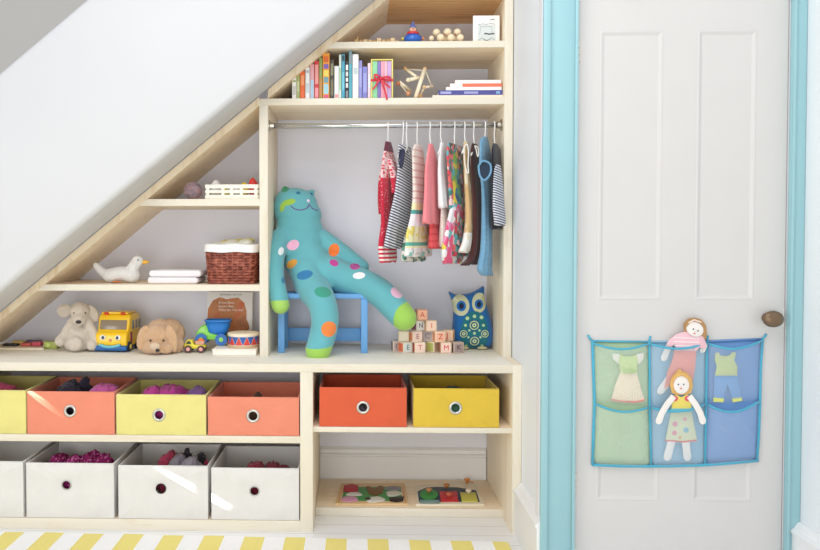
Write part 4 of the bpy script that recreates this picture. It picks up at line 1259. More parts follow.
# 4 pink cardigan + coral dress
garment('hanging_dress', 'coral frilled dress showing below the salmon pink cardigan', [(215, 430, 440), (230, 430, 440), (246, 430, 441), (248, 431, 440)], PH, cmat(lambda t: stripes(t, .03, '#ee5f66', '#e2474f', .3)), 'dress', seed=5, dy=.025, waves=.2, nf=6)
garment('hanging_cardigan', 'salmon pink cardigan hanging left of the white top', [(144, 429, 432.5), (155, 427.5, 436), (170, 425.5, 438.5), (190, 425, 440.5), (210, 424, 441), (222, 423.5, 441), (224, 424.5, 440)], PH, cmat(lambda t: t.mix(t.noise(t.mapping(), 12, 2), '#f5949a', '#ee7f88')), 'cardigan', seed=4, waves=.12)
# 5 white top + cream lace
garment('hanging_dress', 'cream lace dress showing below the white top', [(200, 441.5, 450), (220, 441, 450.5), (244, 441, 450.5), (246, 442, 450)], PH, cmat(lambda t: dots(t, 130, .3, '#efe6e0', '#dcc6be')), 'dress', seed=6, dy=.02, waves=.18, nf=6)
garment('hanging_blouse', 'plain white cotton top hanging right of the pink cardigan', [(143, 440.5, 443.5), (152, 439.5, 446), (170, 438.5, 448), (190, 439, 449.5), (206, 439.5, 450), (208, 440.5, 449.5)], PH, cmat(lambda t: t.mix(t.noise(t.mapping(), 12, 2), '#f3f4f4', '#e3e6e6')), 'top', seed=7)
# 6 floral dresses
def f6(t): return vor(t, 48, [(0, '#e86a6a'), (.2, '#3f7d78'), (.4, '#f0c7c9'), (.55, '#4b4a35'), (.72, '#d84a5a'), (.86, '#67b3b8')])
garment('hanging_dress', 'red and green flowered dress behind the bright patterned one', [(145, 448, 463), (152, 446.5, 465), (168, 447, 465), (195, 449, 465), (230, 450, 466), (252, 452, 468), (256, 453, 467)], PH, cmat(f6), 'dress', seed=8, dy=.03, waves=.1)
p0 = 150
def f6b(t):
    a = vor(t, 30, [(0, '#3f9aa0'), (.25, '#58b6c0'), (.45, '#e2cb3e'), (.6, '#2d5f8f'), (.78, '#7fb04a')])
    c = vor(t, 34, [(0, '#f3eef0'), (.22, '#e9557f'), (.42, '#f2f0ea'), (.56, '#e9cf4a'), (.7, '#5fbac4'), (.84, '#e58ab0')])
    return zband(t, -1, Zp(p0, 204), a, c)
garment('hanging_dress', 'dress with a teal and yellow top and a bright patchwork skirt', [(150, 452.5, 456.5), (160, 451, 458), (175, 450, 459.5), (200, 452, 461), (215, 449, 463), (235, 444.5, 465.5), (252, 442, 465), (263, 443.5, 461)], PH, cmat(f6b), 'dress', seed=10, waves=.2, nf=6)
# 7 tan dress with white trim
p0 = 150
def f7(t):
    c = zband(t, -1, Zp(p0, 240), '#d3b07c', '#f2efea')
    x = t.xyz(); k = t.math('GREATER_THAN', t.noise(t.mapping((1, 1, .2)), 40, 1), .56); return t.mix(k, c, '#e9dcc0')
garment('hanging_dress', 'tan sleeveless dress with white edging, beside the dark brown one', [(142, 464, 467.5), (152, 463.5, 469), (168, 464, 470.5), (195, 465.5, 473), (220, 466, 476), (240, 463, 479), (250, 459, 478.5), (252, 461, 477)], PH, cmat(f7), 'dress', seed=11, waves=.12)
b = MB(); 
pts = [P(464.5, 146, YR-.05), P(463.8, 155, YR-.075), P(466, 172, YR-.085), P(469, 171, YR-.08), P(470, 156, YR-.06), P(467.5, 146, YR-.05)]
# 8 brown dress
garment('hanging_dress', 'dark brown dress with rusty streaks, left of the denim dress', [(144, 472, 477), (152, 470.5, 480), (170, 471, 481), (200, 472.5, 483), (230, 472.5, 485), (255, 469, 485), (263, 461, 484), (264, 463, 483)], PH, cmat(lambda t: t.mix(t.noise(t.mapping((3, 3, .4)), 9, 2), '#2d1c1a', '#5a2620')), 'dress', seed=12, dy=.02, waves=.12)
# 9 denim dress with arm hole
b = None
def f9(t): return t.mix(t.noise(t.mapping((1, 1, 3)), 30, 4), '#86b6d2', '#5589b0')
o = garment('hanging_dress', 'blue denim pinafore dress with an open arm hole', [(137, 483, 487), (142, 479.5, 489.5), (152, 479, 491.5), (170, 479, 492), (190, 481.5, 492), (220, 482, 492), (250, 481, 491.5), (268, 478, 491.5), (275, 483, 491)], PH, cmat(f9), 'dress', seed=13, dy=-.01, waves=.12)
# 10 navy cardigan and striped shirt
garment('hanging_cardigan', 'black cardigan hanging last on the rod next to the closet side', [(144, 493, 497.5), (152, 490.5, 503), (170, 490.5, 504), (200, 491.5, 504.5), (226, 492, 504.5), (229, 493, 504)], math.radians(68), cmat(lambda t: t.mix(t.noise(t.mapping(), 12, 2), '#191b2b', '#12131f')), 'cardigan', seed=14, dy=.0)
garment('hanging_shirt', 'small navy and white striped shirt in front of the black cardigan', [(165, 496, 500), (172, 493.8, 502), (190, 493, 503.5), (210, 493, 504.5), (223, 494.5, 505), (225, 495.5, 504)], math.radians(60), cmat(lambda t: stripes(t, .0105, '#e2e5ea', '#3c4560', .5, .2)), 'shirt', seed=15, dy=-.12, thick=.01)
# necks and arm holes as trimmed rims belonging to their garments
def rim(owner, pts, r, mt, dark=None, name='neck_rim'):
    b = MB(); q = crom([tuple(P(x, y, YR+d)) for x, y, d in pts], 4)[:-1]
    b.tube(q, r, 8, closed=True); o1 = b.build(name, mt, owner, smooth=True)
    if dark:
        b = MB(); vs = [b.bm.verts.new(Vector(v)+Vector((0, .002, 0))) for v in q]; b.bm.faces.new(vs); b.build('opening_shade', dark, owner)  # dark sheet across the hole paints the shade inside the garment
G_ = {o_['label'][:12]: o_ for o_ in bpy.data.objects if o_.get('label') and o_.name.startswith('hanging')}
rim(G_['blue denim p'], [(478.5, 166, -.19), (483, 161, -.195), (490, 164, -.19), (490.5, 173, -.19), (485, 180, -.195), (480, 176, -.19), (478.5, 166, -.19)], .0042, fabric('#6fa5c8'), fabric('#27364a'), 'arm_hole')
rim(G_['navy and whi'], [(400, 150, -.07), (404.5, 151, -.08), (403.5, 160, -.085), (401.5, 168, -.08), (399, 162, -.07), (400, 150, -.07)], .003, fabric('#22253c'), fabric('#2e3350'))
rim(G_['tan sleevele'], [(464.2, 147, -.09), (467, 144, -.09), (468.4, 152, -.09), (468, 165, -.1), (468.4, 173, -.11), (466, 170, -.1), (464.2, 158, -.09), (464.2, 147, -.09)], .0026, fabric('#f1eee8'), None, 'arm_hole_rim')
rim(G_['dark brown d'], [(474.5, 146, -.07), (477.5, 147, -.07), (478.7, 152, -.075), (478, 157, -.08), (476.8, 153, -.075), (476, 149, -.07), (474.5, 146, -.07)], .0026, fabric('#e9e2da'), None, 'arm_hole_rim')
for (px, nk, tl, lab) in ((388, 145, 0, 'white hanger holding the red dotted knit dress'), (403.2, 148, -1.2, 'white hanger holding the striped shirt, left of a touching pair'), (406.5, 148, .6, 'white hanger right of a touching pair, over the striped shirt'),
    (417, 147, .2, 'white hanger holding the pale banded ruffle dress'), (429.8, 146, .8, 'white hanger holding the salmon pink cardigan'), (440.5, 145, 1.2, 'white hanger holding the plain white top'),
    (454.5, 151, 0, 'white hanger holding the bright patchwork dress'), (464.5, 144, 1, 'white hanger holding the tan dress with white edging'), (473.5, 146, 1, 'white hanger holding the dark brown dress'),
    (485, 140, 0, 'white hanger holding the blue denim dress'), (494.2, 146, .6, 'white hanger holding the black cardigan at the right end')):
    hanger(px, nk, tl, PH, .05 if px < 490 else .04, lab)

# ------------------------------------------------------ upper closet shelves
z1 = Z1t+.0005
Yk = YU+.03
rb = random.Random(11)
def book(x0, x1, top, hcol, lab, marks=(), depth=.15, tilt=0, page=None):
    a, c = P(x0+.15, 98, Yk).x, P(x1-.15, 98, Yk).x; h = P((x0+x1)/2, top, Yk).z-z1
    t = thing('book', lab, 'book', ((a+c)/2, Yk, z1), 'upright picture books on the closet shelf'); w2 = (c-a)/2
    mt = plain(hcol, .4)
    if isinstance(hcol, str):
        b = LMB(); b.box(-w2, w2, 0, .003, 0, h); b.box(-w2, -w2+.0018, .003, depth, 0, h); b.box(w2-.0018, w2, .003, depth, 0, h)
        b.build('cover', mt, t, bevel=.0006)
    b = LMB(); b.box(-w2+.0018, w2-.0018, .004, depth-.003, .002, h-.003); b.build('pages', plain('#efe9da', .8), t)
    for (u0, u1, mc) in marks:
        b = LMB(); b.box(-w2*.72, w2*.72, -.0006, .0004, h*u0, h*u1); b.build('spine_print', plain(mc, .5), t)
    return t
D = '#4b4a55'
book(292, 296.6, 77, '#eeece6', 'thin white book, leftmost of the upright row', [(.78, .85, '#8fa05a'), (.2, .6, '#c9c6c0')])
book(296.6, 299.9, 73.3, '#a7b26d', 'thin olive green book, second from the left', [(.3, .7, '#c7cf9a')])
book(300, 305, 71.2, '#ea6c35', 'orange book between the olive and white ones', [(.5, .85, '#f3a070')])
book(305.3, 309.8, 67, '#eef0f0', 'white book right of the orange one', [(.82, .9, '#b9c0c4'), (.2, .5, '#c6d3d6')])
book(309.9, 314.3, 64, '#e5a9ae', 'pink book with a pale blue lower spine', [(.02, .55, '#a9cde0')])
book(314.4, 319, 60.8, '#d6434a', 'red book with pale lettering', [(.4, .9, '#eba39c'), (.05, .3, '#ef9fa6')])
book(319, 322.4, 57.5, '#8fa35c', 'narrow green and brown book left of the thick colourful one', [(.05, .5, '#c98a52')])
book(322.6, 329.6, 53, '#efa23c', 'thick orange book with coloured squares down its spine', [(.8, .93, '#dd6a2e'), (.66, .76, '#7f63b8'), (.5, .63, '#ecd968'), (.36, .48, '#6f9fae'), (.12, .33, '#9fd0de'), (0.0, .10, '#d45b80')])
book(330, 334.1, 59.5, '#4c4a3e', 'dark olive book with small pale lettering', [(.6, .9, '#8c8a6c'), (.1, .5, '#77745c')])
book(334.3, 338.9, 66, '#efefee', 'short white book beside the dark olive one', [(.05, .15, '#e39a9a')])
book(338.9, 341.4, 54.5, '#dbe8da', 'tall thin pale green book', [(.2, .7, '#9ccfa2')])
book(341.5, 344.9, 54.2, '#4ba3c0', 'tall blue book with a dark top', [(.85, .97, '#2b4a55'), (.2, .6, '#79c3d8')])
book(345.2, 348.7, 61, '#2a2a30', 'black book with white block lettering', [(.76, .9, '#f0f0ee'), (.6, .72, '#e0e0de'), (.46, .56, '#f0f0ee'), (.3, .42, '#e0e0de'), (.05, .22, '#8d8d92')])
book(348.8, 352.2, 48.8, '#55a9b8', 'tallest teal book with a grey top', [(.7, .99, '#87969b')])
book(352.4, 358.6, 54.2, '#f1f4f4', 'tall white book right of the tallest teal one', [(.55, .7, '#c2ced0')])
book(358.8, 362.2, 60.4, '#8b8ccc', 'lavender book, the taller of two', [(.3, .8, '#a7a9dd')])
book(362.4, 367.4, 66.6, '#7d7fc8', 'lavender book, the shorter of two', [(.2, .8, '#9ea1dc')])
book(367.6, 370.8, 63, '#e9cfd9', 'thin pale pink book against the ribbon tied set', [(.3, .7, '#f3e6ea')])
# ribboned set
a, c = P(371, 98, Yk).x, P(393, 98, Yk).x; h = P(382, 59, Yk).z-z1; w2 = (c-a)/2
t = thing('boxed_book_set', 'yellow boxed set of pastel books tied with a red ribbon bow', 'book set', ((a+c)/2, Yk, z1))
b = LMB()
b.box(-w2, -w2+.006, 0, .15, 0, h); b.box(w2-.006, w2, 0, .15, 0, h); b.box(-w2+.006, w2-.006, 0, .15, h-.005, h); b.box(-w2+.006, w2-.006, 0, .15, 0, .004); b.box(-w2+.006, w2-.006, .146, .15, .004, h-.005)
b.build('slipcase', plain('#e9dd7c', .5), t, bevel=.0006)
sp = [(.0, .26, '#8fd6a5'), (.26, .44, '#8876bd'), (.44, .62, '#f0a5b8'), (.62, .78, '#f2b9c6'), (.78, 1, '#c9a6da')]
for u0, u1, hc in sp:
    x0 = -w2+.0065+u0*(2*w2-.013); x1 = -w2+.0065+u1*(2*w2-.013)
    b = LMB(); b.box(x0+.0003, x1-.0003, .004, .14, .0045, h-.0085); b.build('spine', plain(hc, .5), t, bevel=.0012)
RD = plain('#cf2a3e', .4)
b = LMB(); b.box(-w2-.001, w2+.001, -.002, -.0005, h*.44, h*.50); b.build('ribbon_band', RD, t)
def ribbon(name, pts, w_):
    b = LMB(); top = crom([(x*.001, y*.001, z*.001) for x, y, z in pts], 5); R = []
    for i, q in enumerate(top):
        d = Vector(top[min(i+1, len(top)-1)])-Vector(top[max(i-1, 0)]); n_ = Vector((-d.z, 0, d.x)); n_.normalize()
        q = Vector(q); e = Vector((0, .0008, 0))
        R.append([q-n_*w_/2-e, q+n_*w_/2-e, q+n_*w_/2+e, q-n_*w_/2+e])
    b.loft(R); b.build(name, RD, t)
hm = h*1000*.5
bx = -6
ribbon('ribbon_loop', [(bx, -4, hm), (bx-12, -14, hm+12), (bx-26, -12, hm+16), (bx-24, -8, hm+2), (bx-8, -5, hm-2), (bx, -4, hm)], .009)
ribbon('ribbon_loop', [(bx, -4, hm), (bx+14, -14, hm+4), (bx+36, -12, hm+6), (bx+38, -8, hm-4), (bx+16, -5, hm-4), (bx, -4, hm)], .009)
ribbon('ribbon_tail', [(bx, -6, hm), (bx-14, -10, hm-16), (bx-24, -9, hm-34), (bx-36, -10, hm-46)], .008)
ribbon('ribbon_tail', [(bx, -6, hm), (bx+14, -10, hm-18), (bx+30, -9, hm-30), (bx+40, -10, hm-40)], .008)
ribbon('ribbon_tail', [(bx, -7, hm), (bx+10, -12, hm-30), (bx+18, -30, hm-60), (bx+27, -34, hm-96)], .008)
b = LMB(); b.ell((bx*.001, -.009, hm*.001), (.008, .006, .008)); b.build('ribbon_knot', RD, t, smooth=True)

# wooden stick and ball toy
Ys = YU+.09
q0 = P(415, 97, Ys)
t = thing('stick_and_ball_toy', 'natural wooden stick and ball rattle between the books', 'toy', (q0.x, Ys, z1))
def S3(x, y, d=0): 
    v = P(x, y, Ys+d); v.z = max(v.z, z1+.008); return v
WS = wood('#f2e6cc', '#e3cfa6', 'Z')
for (p, q, r) in (((399.5, 82, -.02), (411, 91, .03), .0055), ((408, 80, -.03), (423, 77, .02), .0065), ((424.8, 69, 0), (416, 96, -.03), .0075), ((405.5, 69, .03), (416, 76.5, -.01), .0055),
                  ((424.8, 69, 0), (431.7, 86.6, .02), .002), ((405.5, 69, .03), (424.6, 70.6, 0), .0018), ((424.4, 87.5, -.02), (431.7, 86.6, .02), .005), ((408, 93.7, 0), (399, 83, -.02), .0018), ((420, 96, .02), (425, 86, -.02), .004)):
    b = MB(); b.cyl(S3(*p), S3(*q), r*1.2, 12); b.build('stick', WS, t, smooth=True)
for (x, y, d, r, hc) in ((405.4, 68.8, .03, 2.0, '#dcae7c'), (424.8, 69, 0, 2.1, '#e0b684'), (408.2, 80, -.03, 2.2, '#efe0c0'), (398.3, 83.5, -.02, 2.2, '#b8734e'), (408.2, 93.5, 0, 2.4, '#d89a74'),
                         (431.7, 86.6, .02, 1.6, '#e6d0a4'), (424.4, 87, -.02, 1.8, '#e2c08e'), (416, 96, -.03, 2.0, '#e9d6ae'), (420.5, 95.6, .02, 2.2, '#ddb078')):
    b = MB(); v = S3(x, y, d); rr_ = m(r, Ys); v.z = max(v.z, z1+rr_); b.ell(v, rr_, sub=3); b.build('wooden_bead', plain(hc, .45), t, smooth=True)

# stack of lying books
zz = z1
Yv = YU+.035
for (x0, x1, y0, y1, hc, lab, spine) in (
    (432.5, 503, 94, 97.6, '#efe8d6', 'wide cream book at the bottom of the lying stack', None),
    (438.5, 502.5, 89.2, 93.9, '#4f5197', 'purple blue book in the lying stack', [(.03, .2, '#a9abd8'), (.4, .62, '#9fa2d6'), (.9, .96, '#7fb4e0')]),
    (446, 501.5, 86, 89.1, '#f0f1f2', 'white book lying on the purple blue one', None),
    (450, 502, 82.6, 85.9, '#ea7a5c', 'orange spined book in the lying stack', [(0, .24, '#f3efee')]),
    (455, 501, 79.2, 82.5, '#f3f1ea', 'cream book on top of the lying stack', None)):
    a, c = P(x0, 95, Yv), P(x1, 95, Yv); hh = m(y1-y0, Yv)
    t = thing('book', lab, 'book', ((a.x+c.x)/2, Yv, zz), 'stack of lying books at the right of the shelf'); w2 = (c.x-a.x)/2
    b = LMB(); b.box(-w2, w2, 0, .002, 0, hh); b.box(-w2, w2, .002, .17, 0, .0015); b.box(-w2, w2, .002, .17, hh-.0015, hh); b.build('cover', plain(hc, .4), t)
    b = LMB(); b.box(-w2+.002, w2-.002, .0021, .166, .0016, hh-.0016); b.build('pages', plain('#f2eddf', .8), t)
    for (u0, u1, mc) in (spine or []):
        b = LMB(); b.box(-w2+2*w2*u0, -w2+2*w2*u1, -.0006, .0001, hh*.25 if hh > .018 else 0, hh*.75 if hh > .018 else hh); b.build('spine_print', plain(mc, .5), t)
    zz += hh+.0004

# ---- top shelf
z2_ = Z2t+.0005
Yq = YU+.05
# wooden snake of turned pieces
t = thing('wooden_train', 'low chain of natural wooden toy pieces left of the clown', 'toy', (P(377, 41, Yq).x, Yq, z2_))
wsn = wood('#d9b98a', '#b98f5c', 'X')
xs_ = [356.5, 361, 365.5, 370, 374.5, 379, 383.5, 388, 392.5, 396.5]
for i, x in enumerate(xs_):
    r = m([2.8, 2.4, 2.2, 2.4, 2.1, 2.7, 2.4, 2.6, 2.7, 2.0][i], Yq); v = P(x, 39, Yq)
    b = MB()
    if i % 3 == 1: b.lathe((v.x-.008, Yq, z2_+r), [(0, 0), (r, .0), (r, .016), (0, .016)], 16, 'X')
    elif i % 3 == 2: b.box(v.x-.009, v.x+.009, Yq-r, Yq+r, z2_, z2_+2*r)
    else: b.ell((v.x, Yq, z2_+r), (.011, r, r), sub=3)
    b.build('wooden_segment', [wsn, plain('#c49a68', .5), plain('#e0c294', .5)][i % 3], t, smooth=(i % 3 == 0))
b = MB(); b.cyl((P(356, 39, Yq).x, Yq, z2_+.008), (P(397, 39, Yq).x, Yq, z2_+.008), .0025, 8); b.build('cord', plain('#5b4632', .7), t)
b = MB(); v = P(359, 36, Yq); b.lathe((v.x-.006, Yq, z2_+.012), [(0, 0), (.003, 0), (.003, .02), (.006, .022), (0, .026)], 10); b.build('peg', wsn, t)
# clown
v = P(412.8, 41, Yq); u = m(1, Yq)
t = thing('roly_poly_clown', 'blue wooden roly-poly clown with a red ruff and pointed cap', 'toy', (v.x, Yq, z2_))
b = LMB(); b.lathe((0, 0, 0), [(0, 0), (4*u, .2*u), (7.5*u, 1.4*u), (9.2*u, 4*u), (9*u, 6.4*u), (7*u, 8.6*u), (4*u, 9.2*u), (0, 9.3*u)], 32); b.build('body', plain('#1a62c4', .2, coat=.5), t, smooth=True)
b = LMB(); b.lathe((0, 0, 9.0*u), [(0, 0), (5.6*u, .1*u), (6.1*u, 1.3*u), (5.6*u, 2.4*u), (0, 3*u)], 28); b.build('ruff', plain('#d93440', .3), t, smooth=True)
b = LMB(); b.ell((0, 0, 14.2*u), (3.4*u, 3.4*u, 3.3*u), sub=3); b.build('head', plain('#f2c4a6', .4), t, smooth=True)
b = LMB(); b.ell((0, -3.4*u, 14.1*u), .8*u); b.build('nose', plain('#c22c2c', .4), t, smooth=True)
for s_ in (-1, 1):
    b = LMB(); b.ell((s_*1.3*u, -3.0*u, 15.1*u), .42*u); b.build('eye', plain('#2a2522', .4), t, smooth=True)
    b = LMB(); b.cyl((s_*7.6*u, 0, 5.2*u), (s_*9.2*u, -.4*u, 5.4*u), 1.0*u, 10); b.ell((s_*9.8*u, -.4*u, 5.2*u), 1.5*u); b.build('hand', plain('#e2d23c' if s_ < 0 else '#e98a4a', .4), t, smooth=True)
b = LMB(); b.lathe((0, 0, 15.9*u), [(0, 0), (3.5*u, 0), (3.2*u, .8*u), (1.9*u, 3*u), (.9*u, 5.2*u), (0, 6*u)], 24); b.build('cap', plain('#5f73b8', .4), t, smooth=True)
b = LMB(); b.ell((.5*u, 0, 21.7*u), .9*u); b.build('pompom', plain('#7a6fae', .6), t, smooth=True)
# clutch ball toy
t = thing('wooden_bead_toy', 'clutch toy of pale round wooden balls beside the framed card', 'toy', (P(447, 41, Yq).x, Yq, z2_))
BW = plain('#f0dfbd', .45)
for (x, y, d, r) in ((431.5, 38.2, .0, 2.6), (436.5, 32.5, .02, 3.7), (440.5, 37.4, -.01, 3.7), (447.5, 32.3, .02, 4.0), (451, 37.6, -.012, 3.7), (457.3, 32.2, .02, 3.6), (460.3, 37.6, -.012, 3.5), (445.5, 38.6, .045, 3.2), (455.5, 38.2, .045, 3.2)):
    v = P(x, y, Yq+d); rr_ = m(r, Yq); v.z = max(v.z, z2_+rr_*.99)
    b = MB(); b.ell(v, rr_, sub=3); b.build('wooden_ball', BW, t, smooth=True)
b = MB(); pts = [P(436.5, 32.8, Yq+.02), P(440.5, 37.4, Yq-.01), P(447.5, 32.5, Yq+.02), P(451, 37.6, Yq-.012), P(457.3, 32.4, Yq+.02), P(460.3, 37.6, Yq-.012)]
b.tube(pts, .002, 6); b.build('elastic', plain('#b5402f', .7), t)
# framed card
a, c = P(473, 41, Yq), P(499.5, 41, Yq); h = P(486, 15.5, Yq).z-z2_; w2 = (c.x-a.x)/2
t = thing('greeting_card', 'white card with a small grey drawing standing at the right end of the top shelf', 'card', ((a.x+c.x)/2, Yq, z2_))
b = LMB(); b.box(-w2, w2, 0, .012, 0, h); b.build('card', plain('#f4f2ee', .4), t, bevel=.001)
b = LMB(); b.box(-w2*.66, w2*.70, -.0008, 0, h*.06, h*.66); b.build('print', plain('#d5dcda', .6), t)
INK = plain('#55585a', .7)
def cl_line(pts, r): 
    b = LMB(); b.tube([(x*w2, -.0012, z*h) for x, z in pts], r, 5); b.build('drawn_line', INK, t)
cl_line([(-.60, .68), (-.3, .70), (0, .685), (.3, .705), (.66, .69)], .0008)
cl_line([(-.5, .32), (-.42, .60), (.4, .60), (.46, .34)], .0006)
cl_line([(-.16, .34), (.0, .36), (.15, .33), (.6, .35)], .0028)
cl_line([(-.2, .16), (-.05, .11), (.1, .11), (.28, .16)], .0013)
cl_line([(.3, .84), (.45, .86), (.6, .85)], .0014)
cl_line([(-.58, .12), (-.3, .20), (-.2, .16)], .0007); cl_line([(.28, .16), (.4, .21), (.64, .12)], .0007)

# ------------------------------------------------- pocket organizer on the door
yO = YD+.004-.0008
def D2(px, py, d=0): return P(px, py, yO-d)
og = thing('pocket_organizer', 'hanging fabric organizer with six netting pockets and teal edging on the door', 'organizer', D2(677, 340))
og.location.y = yO
cols = [[(592.5, 341.5), (649.2, 342)], [(649.2, 342), (707, 341.5)], [(707, 341.5), (762.5, 339)]]
bots = [[(592.5, 464.5), (651, 466)], [(651, 466), (705, 464.5)], [(705, 464.5), (757, 460.5)]]
mid = [[(594.5, 403.5), (649.5, 407)], [(649.5, 407), (706, 404)], [(706, 404), (760, 401)]]
def satin(hcol):
    t = NT('satin_cloth', .55); n = t.noise(t.mapping((1, 1, .5)), 9, 3)
    c = lin(hcol); t.col(t.mix(n, tuple(c), (*[x*.8 for x in c[:3]], 1))); t.bump(n, .15, .004); return t.m
backs = [satin('#aecba4'), satin('#8fbbd6'), satin('#6a97d0')]
def net(hcol, dens):
    t = NT('netting', .6); t.col(hcol)
    v = t.mapping((1, 1, 1)); n = t.noise(v, 10, 2)
    t.t.nodes.remove(t.b) if False else None
    tr = t.n('ShaderNodeBsdfTransparent'); mx = t.n('ShaderNodeMixShader')
    f = t.math('ADD', t.math('MULTIPLY', n, .12), dens-.06); t.l(f, mx.inputs[0])
    t.l(tr.outputs[0], mx.inputs[1]); t.l(t.b.outputs[0], mx.inputs[2])
    o = [x for x in t.t.nodes if x.type == 'OUTPUT_MATERIAL'][0]; t.l(mx.outputs[0], o.inputs[0]); return t.m
nets = [net('#dfe8de', .30), net('#d2e2ec', .28), net('#bfd2e8', .32)]
TL = fabric('#4fb0cd', 500)
def quad_at(c4, u, v, d):
    (a, b_), (c, e) = c4   # top-left, top-right ; bottom-left, bottom-right
    x = (a[0]*(1-u)+b_[0]*u)*(1-v)+(c[0]*(1-u)+e[0]*u)*v; y = (a[1]*(1-u)+b_[1]*u)*(1-v)+(c[1]*(1-u)+e[1]*u)*v
    return D2(x, y, d)
def sheet(c4, name, mt, dfun, sag=0, n=14, kk_=12, thick=.0012):
    b = MB(); F0, B0 = [], []
    for j in range(kk_+1):
        v = j/kk_; r0, r1 = [], []
        for i in range(n+1):
            u = i/n
            (a, b_), (c, e) = c4
            s_ = sag*math.sin(PI*u)*(1-v)
            q = quad_at(c4, u, v, 0); d = dfun(u, v)
            x = quad_at(c4, u, v, d); x = P((a[0]*(1-u)+b_[0]*u)*(1-v)+(c[0]*(1-u)+e[0]*u)*v, (a[1]*(1-u)+b_[1]*u)*(1-v)+(c[1]*(1-u)+e[1]*u)*v+s_, yO-d)
            r0.append(b.bm.verts.new(x)); r1.append(b.bm.verts.new(x+Vector((0, thick, 0))))
        F0.append(r0); B0.append(r1)
    for L in ((F0, B0) if thick else (F0,)):
        for j in range(kk_):
            for i in range(n): b._f([L[j][i], L[j][i+1], L[j+1][i+1], L[j+1][i]])
    for j in range(kk_):
        b._f([F0[j][0], B0[j][0], B0[j+1][0], F0[j+1][0]]); b._f([F0[j][n], F0[j+1][n], B0[j+1][n], B0[j][n]])
    for i in range(n):
        b._f([F0[0][i], F0[0][i+1], B0[0][i+1], B0[0][i]]); b._f([F0[kk_][i], B0[kk_][i], B0[kk_][i+1], F0[kk_][i+1]])
    return b.build(name, mt, og, smooth=True)
for k in range(3):
    sheet((cols[k], bots[k]), 'back_panel', backs[k], lambda u, v: .0022, 0, thick=.0016)
def tubeP(name, pts, r, mt=TL, par=og):
    b = MB(); b.tube([P(x, y, yO-d) for x, y, d in pts], r, 8); b.build(name, mt, par, smooth=True)
# upper pockets: shallow bulge; lower ones a little deeper
for k in range(3):
    top = [(cols[k][0][0]+1, cols[k][0][1]+2.0), (cols[k][1][0]-1, cols[k][1][1]+2.0)]
    sg = [5.5, 5, 6.5][k]
    fn = lambda u, v: .008+.021*math.sin(PI*u)**.5*(1-.35*v*v)-(.012*max(0, v-.85)/.15)
    po = sheet((top, [(mid[k][0][0]+1, mid[k][0][1]), (mid[k][1][0]-1, mid[k][1][1])]), 'pocket', nets[k], fn, sg, thick=0)
    b = MB(); pts = []
    for i in range(15):
        u = i/14; x = top[0][0]*(1-u)+top[1][0]*u; y = top[0][1]*(1-u)+top[1][1]*u+sg*math.sin(PI*u); pts.append(P(x, y, yO-fn(u, 0)))
    b.tube(pts, .0042, 8); b.build('pocket_hem', TL, po, smooth=True)
    top = [(mid[k][0][0]+1, mid[k][0][1]+.5), (mid[k][1][0]-1, mid[k][1][1]+.5)]
    sg = [6, 5.5, 9][k]
    fn2 = lambda u, v: .008+.034*math.sin(PI*u)**.5*(1-.45*v*v)-(.010*max(0, v-.9)/.1)
    po = sheet((top, [(bots[k][0][0]+1, bots[k][0][1]), (bots[k][1][0]-1, bots[k][1][1])]), 'pocket', nets[k], fn2, sg, thick=0)
    b = MB(); pts = []
    for i in range(15):
        u = i/14; x = top[0][0]*(1-u)+top[1][0]*u; y = top[0][1]*(1-u)+top[1][1]*u+sg*math.sin(PI*u); pts.append(P(x, y, yO-fn2(u, 0)))
    b.tube(pts, .0042, 8); b.build('pocket_hem', TL, po, smooth=True)
tubeP('binding', [(592.5, 341, .006), (593.5, 372, .006), (594.5, 403, .006), (593.5, 430, .006), (592.5, 465, .006)], .0055)
tubeP('binding', [(592.5, 464.8, .006), (620, 466, .006), (651, 466.3, .006), (680, 465.8, .006), (705, 465, .006), (732, 463, .006), (758.5, 460.5, .006)], .0055)
tubeP('binding', [(762.5, 339, .006), (760.5, 370, .006), (760, 401, .006), (759, 430, .006), (757, 461, .006)], .0048)
tubeP('binding', [(592.5, 341, .004), (620, 341.5, .004), (649, 341.8, .004)], .0035); tubeP('binding', [(649, 341.8, .004), (707, 341.3, .004)], .0035, backs[1]); tubeP('binding', [(707, 341.3, .004), (735, 340, .004), (762.5, 339, .004)], .0035, backs[2])
tubeP('seam', [(649.2, 341, .006), (649.7, 372, .006), (649.6, 407, .006), (650.5, 436, .006), (651, 466, .006)], .0042)
tubeP('seam', [(707, 341, .006), (706.5, 372, .006), (706, 404, .006), (705.6, 436, .006), (705, 465, .006)], .0042)
for (x, y, dx_, dy_) in ((592, 341, -4, -6), (649.3, 342, 1, -6), (707, 341, 1, -5.5), (762.5, 339, 4, -5)):
    tubeP('hanging_loop', [(x, y, .005), (x+dx_*.6, y+dy_*.5, .004), (x+dx_, y+dy_, .003)], .004)

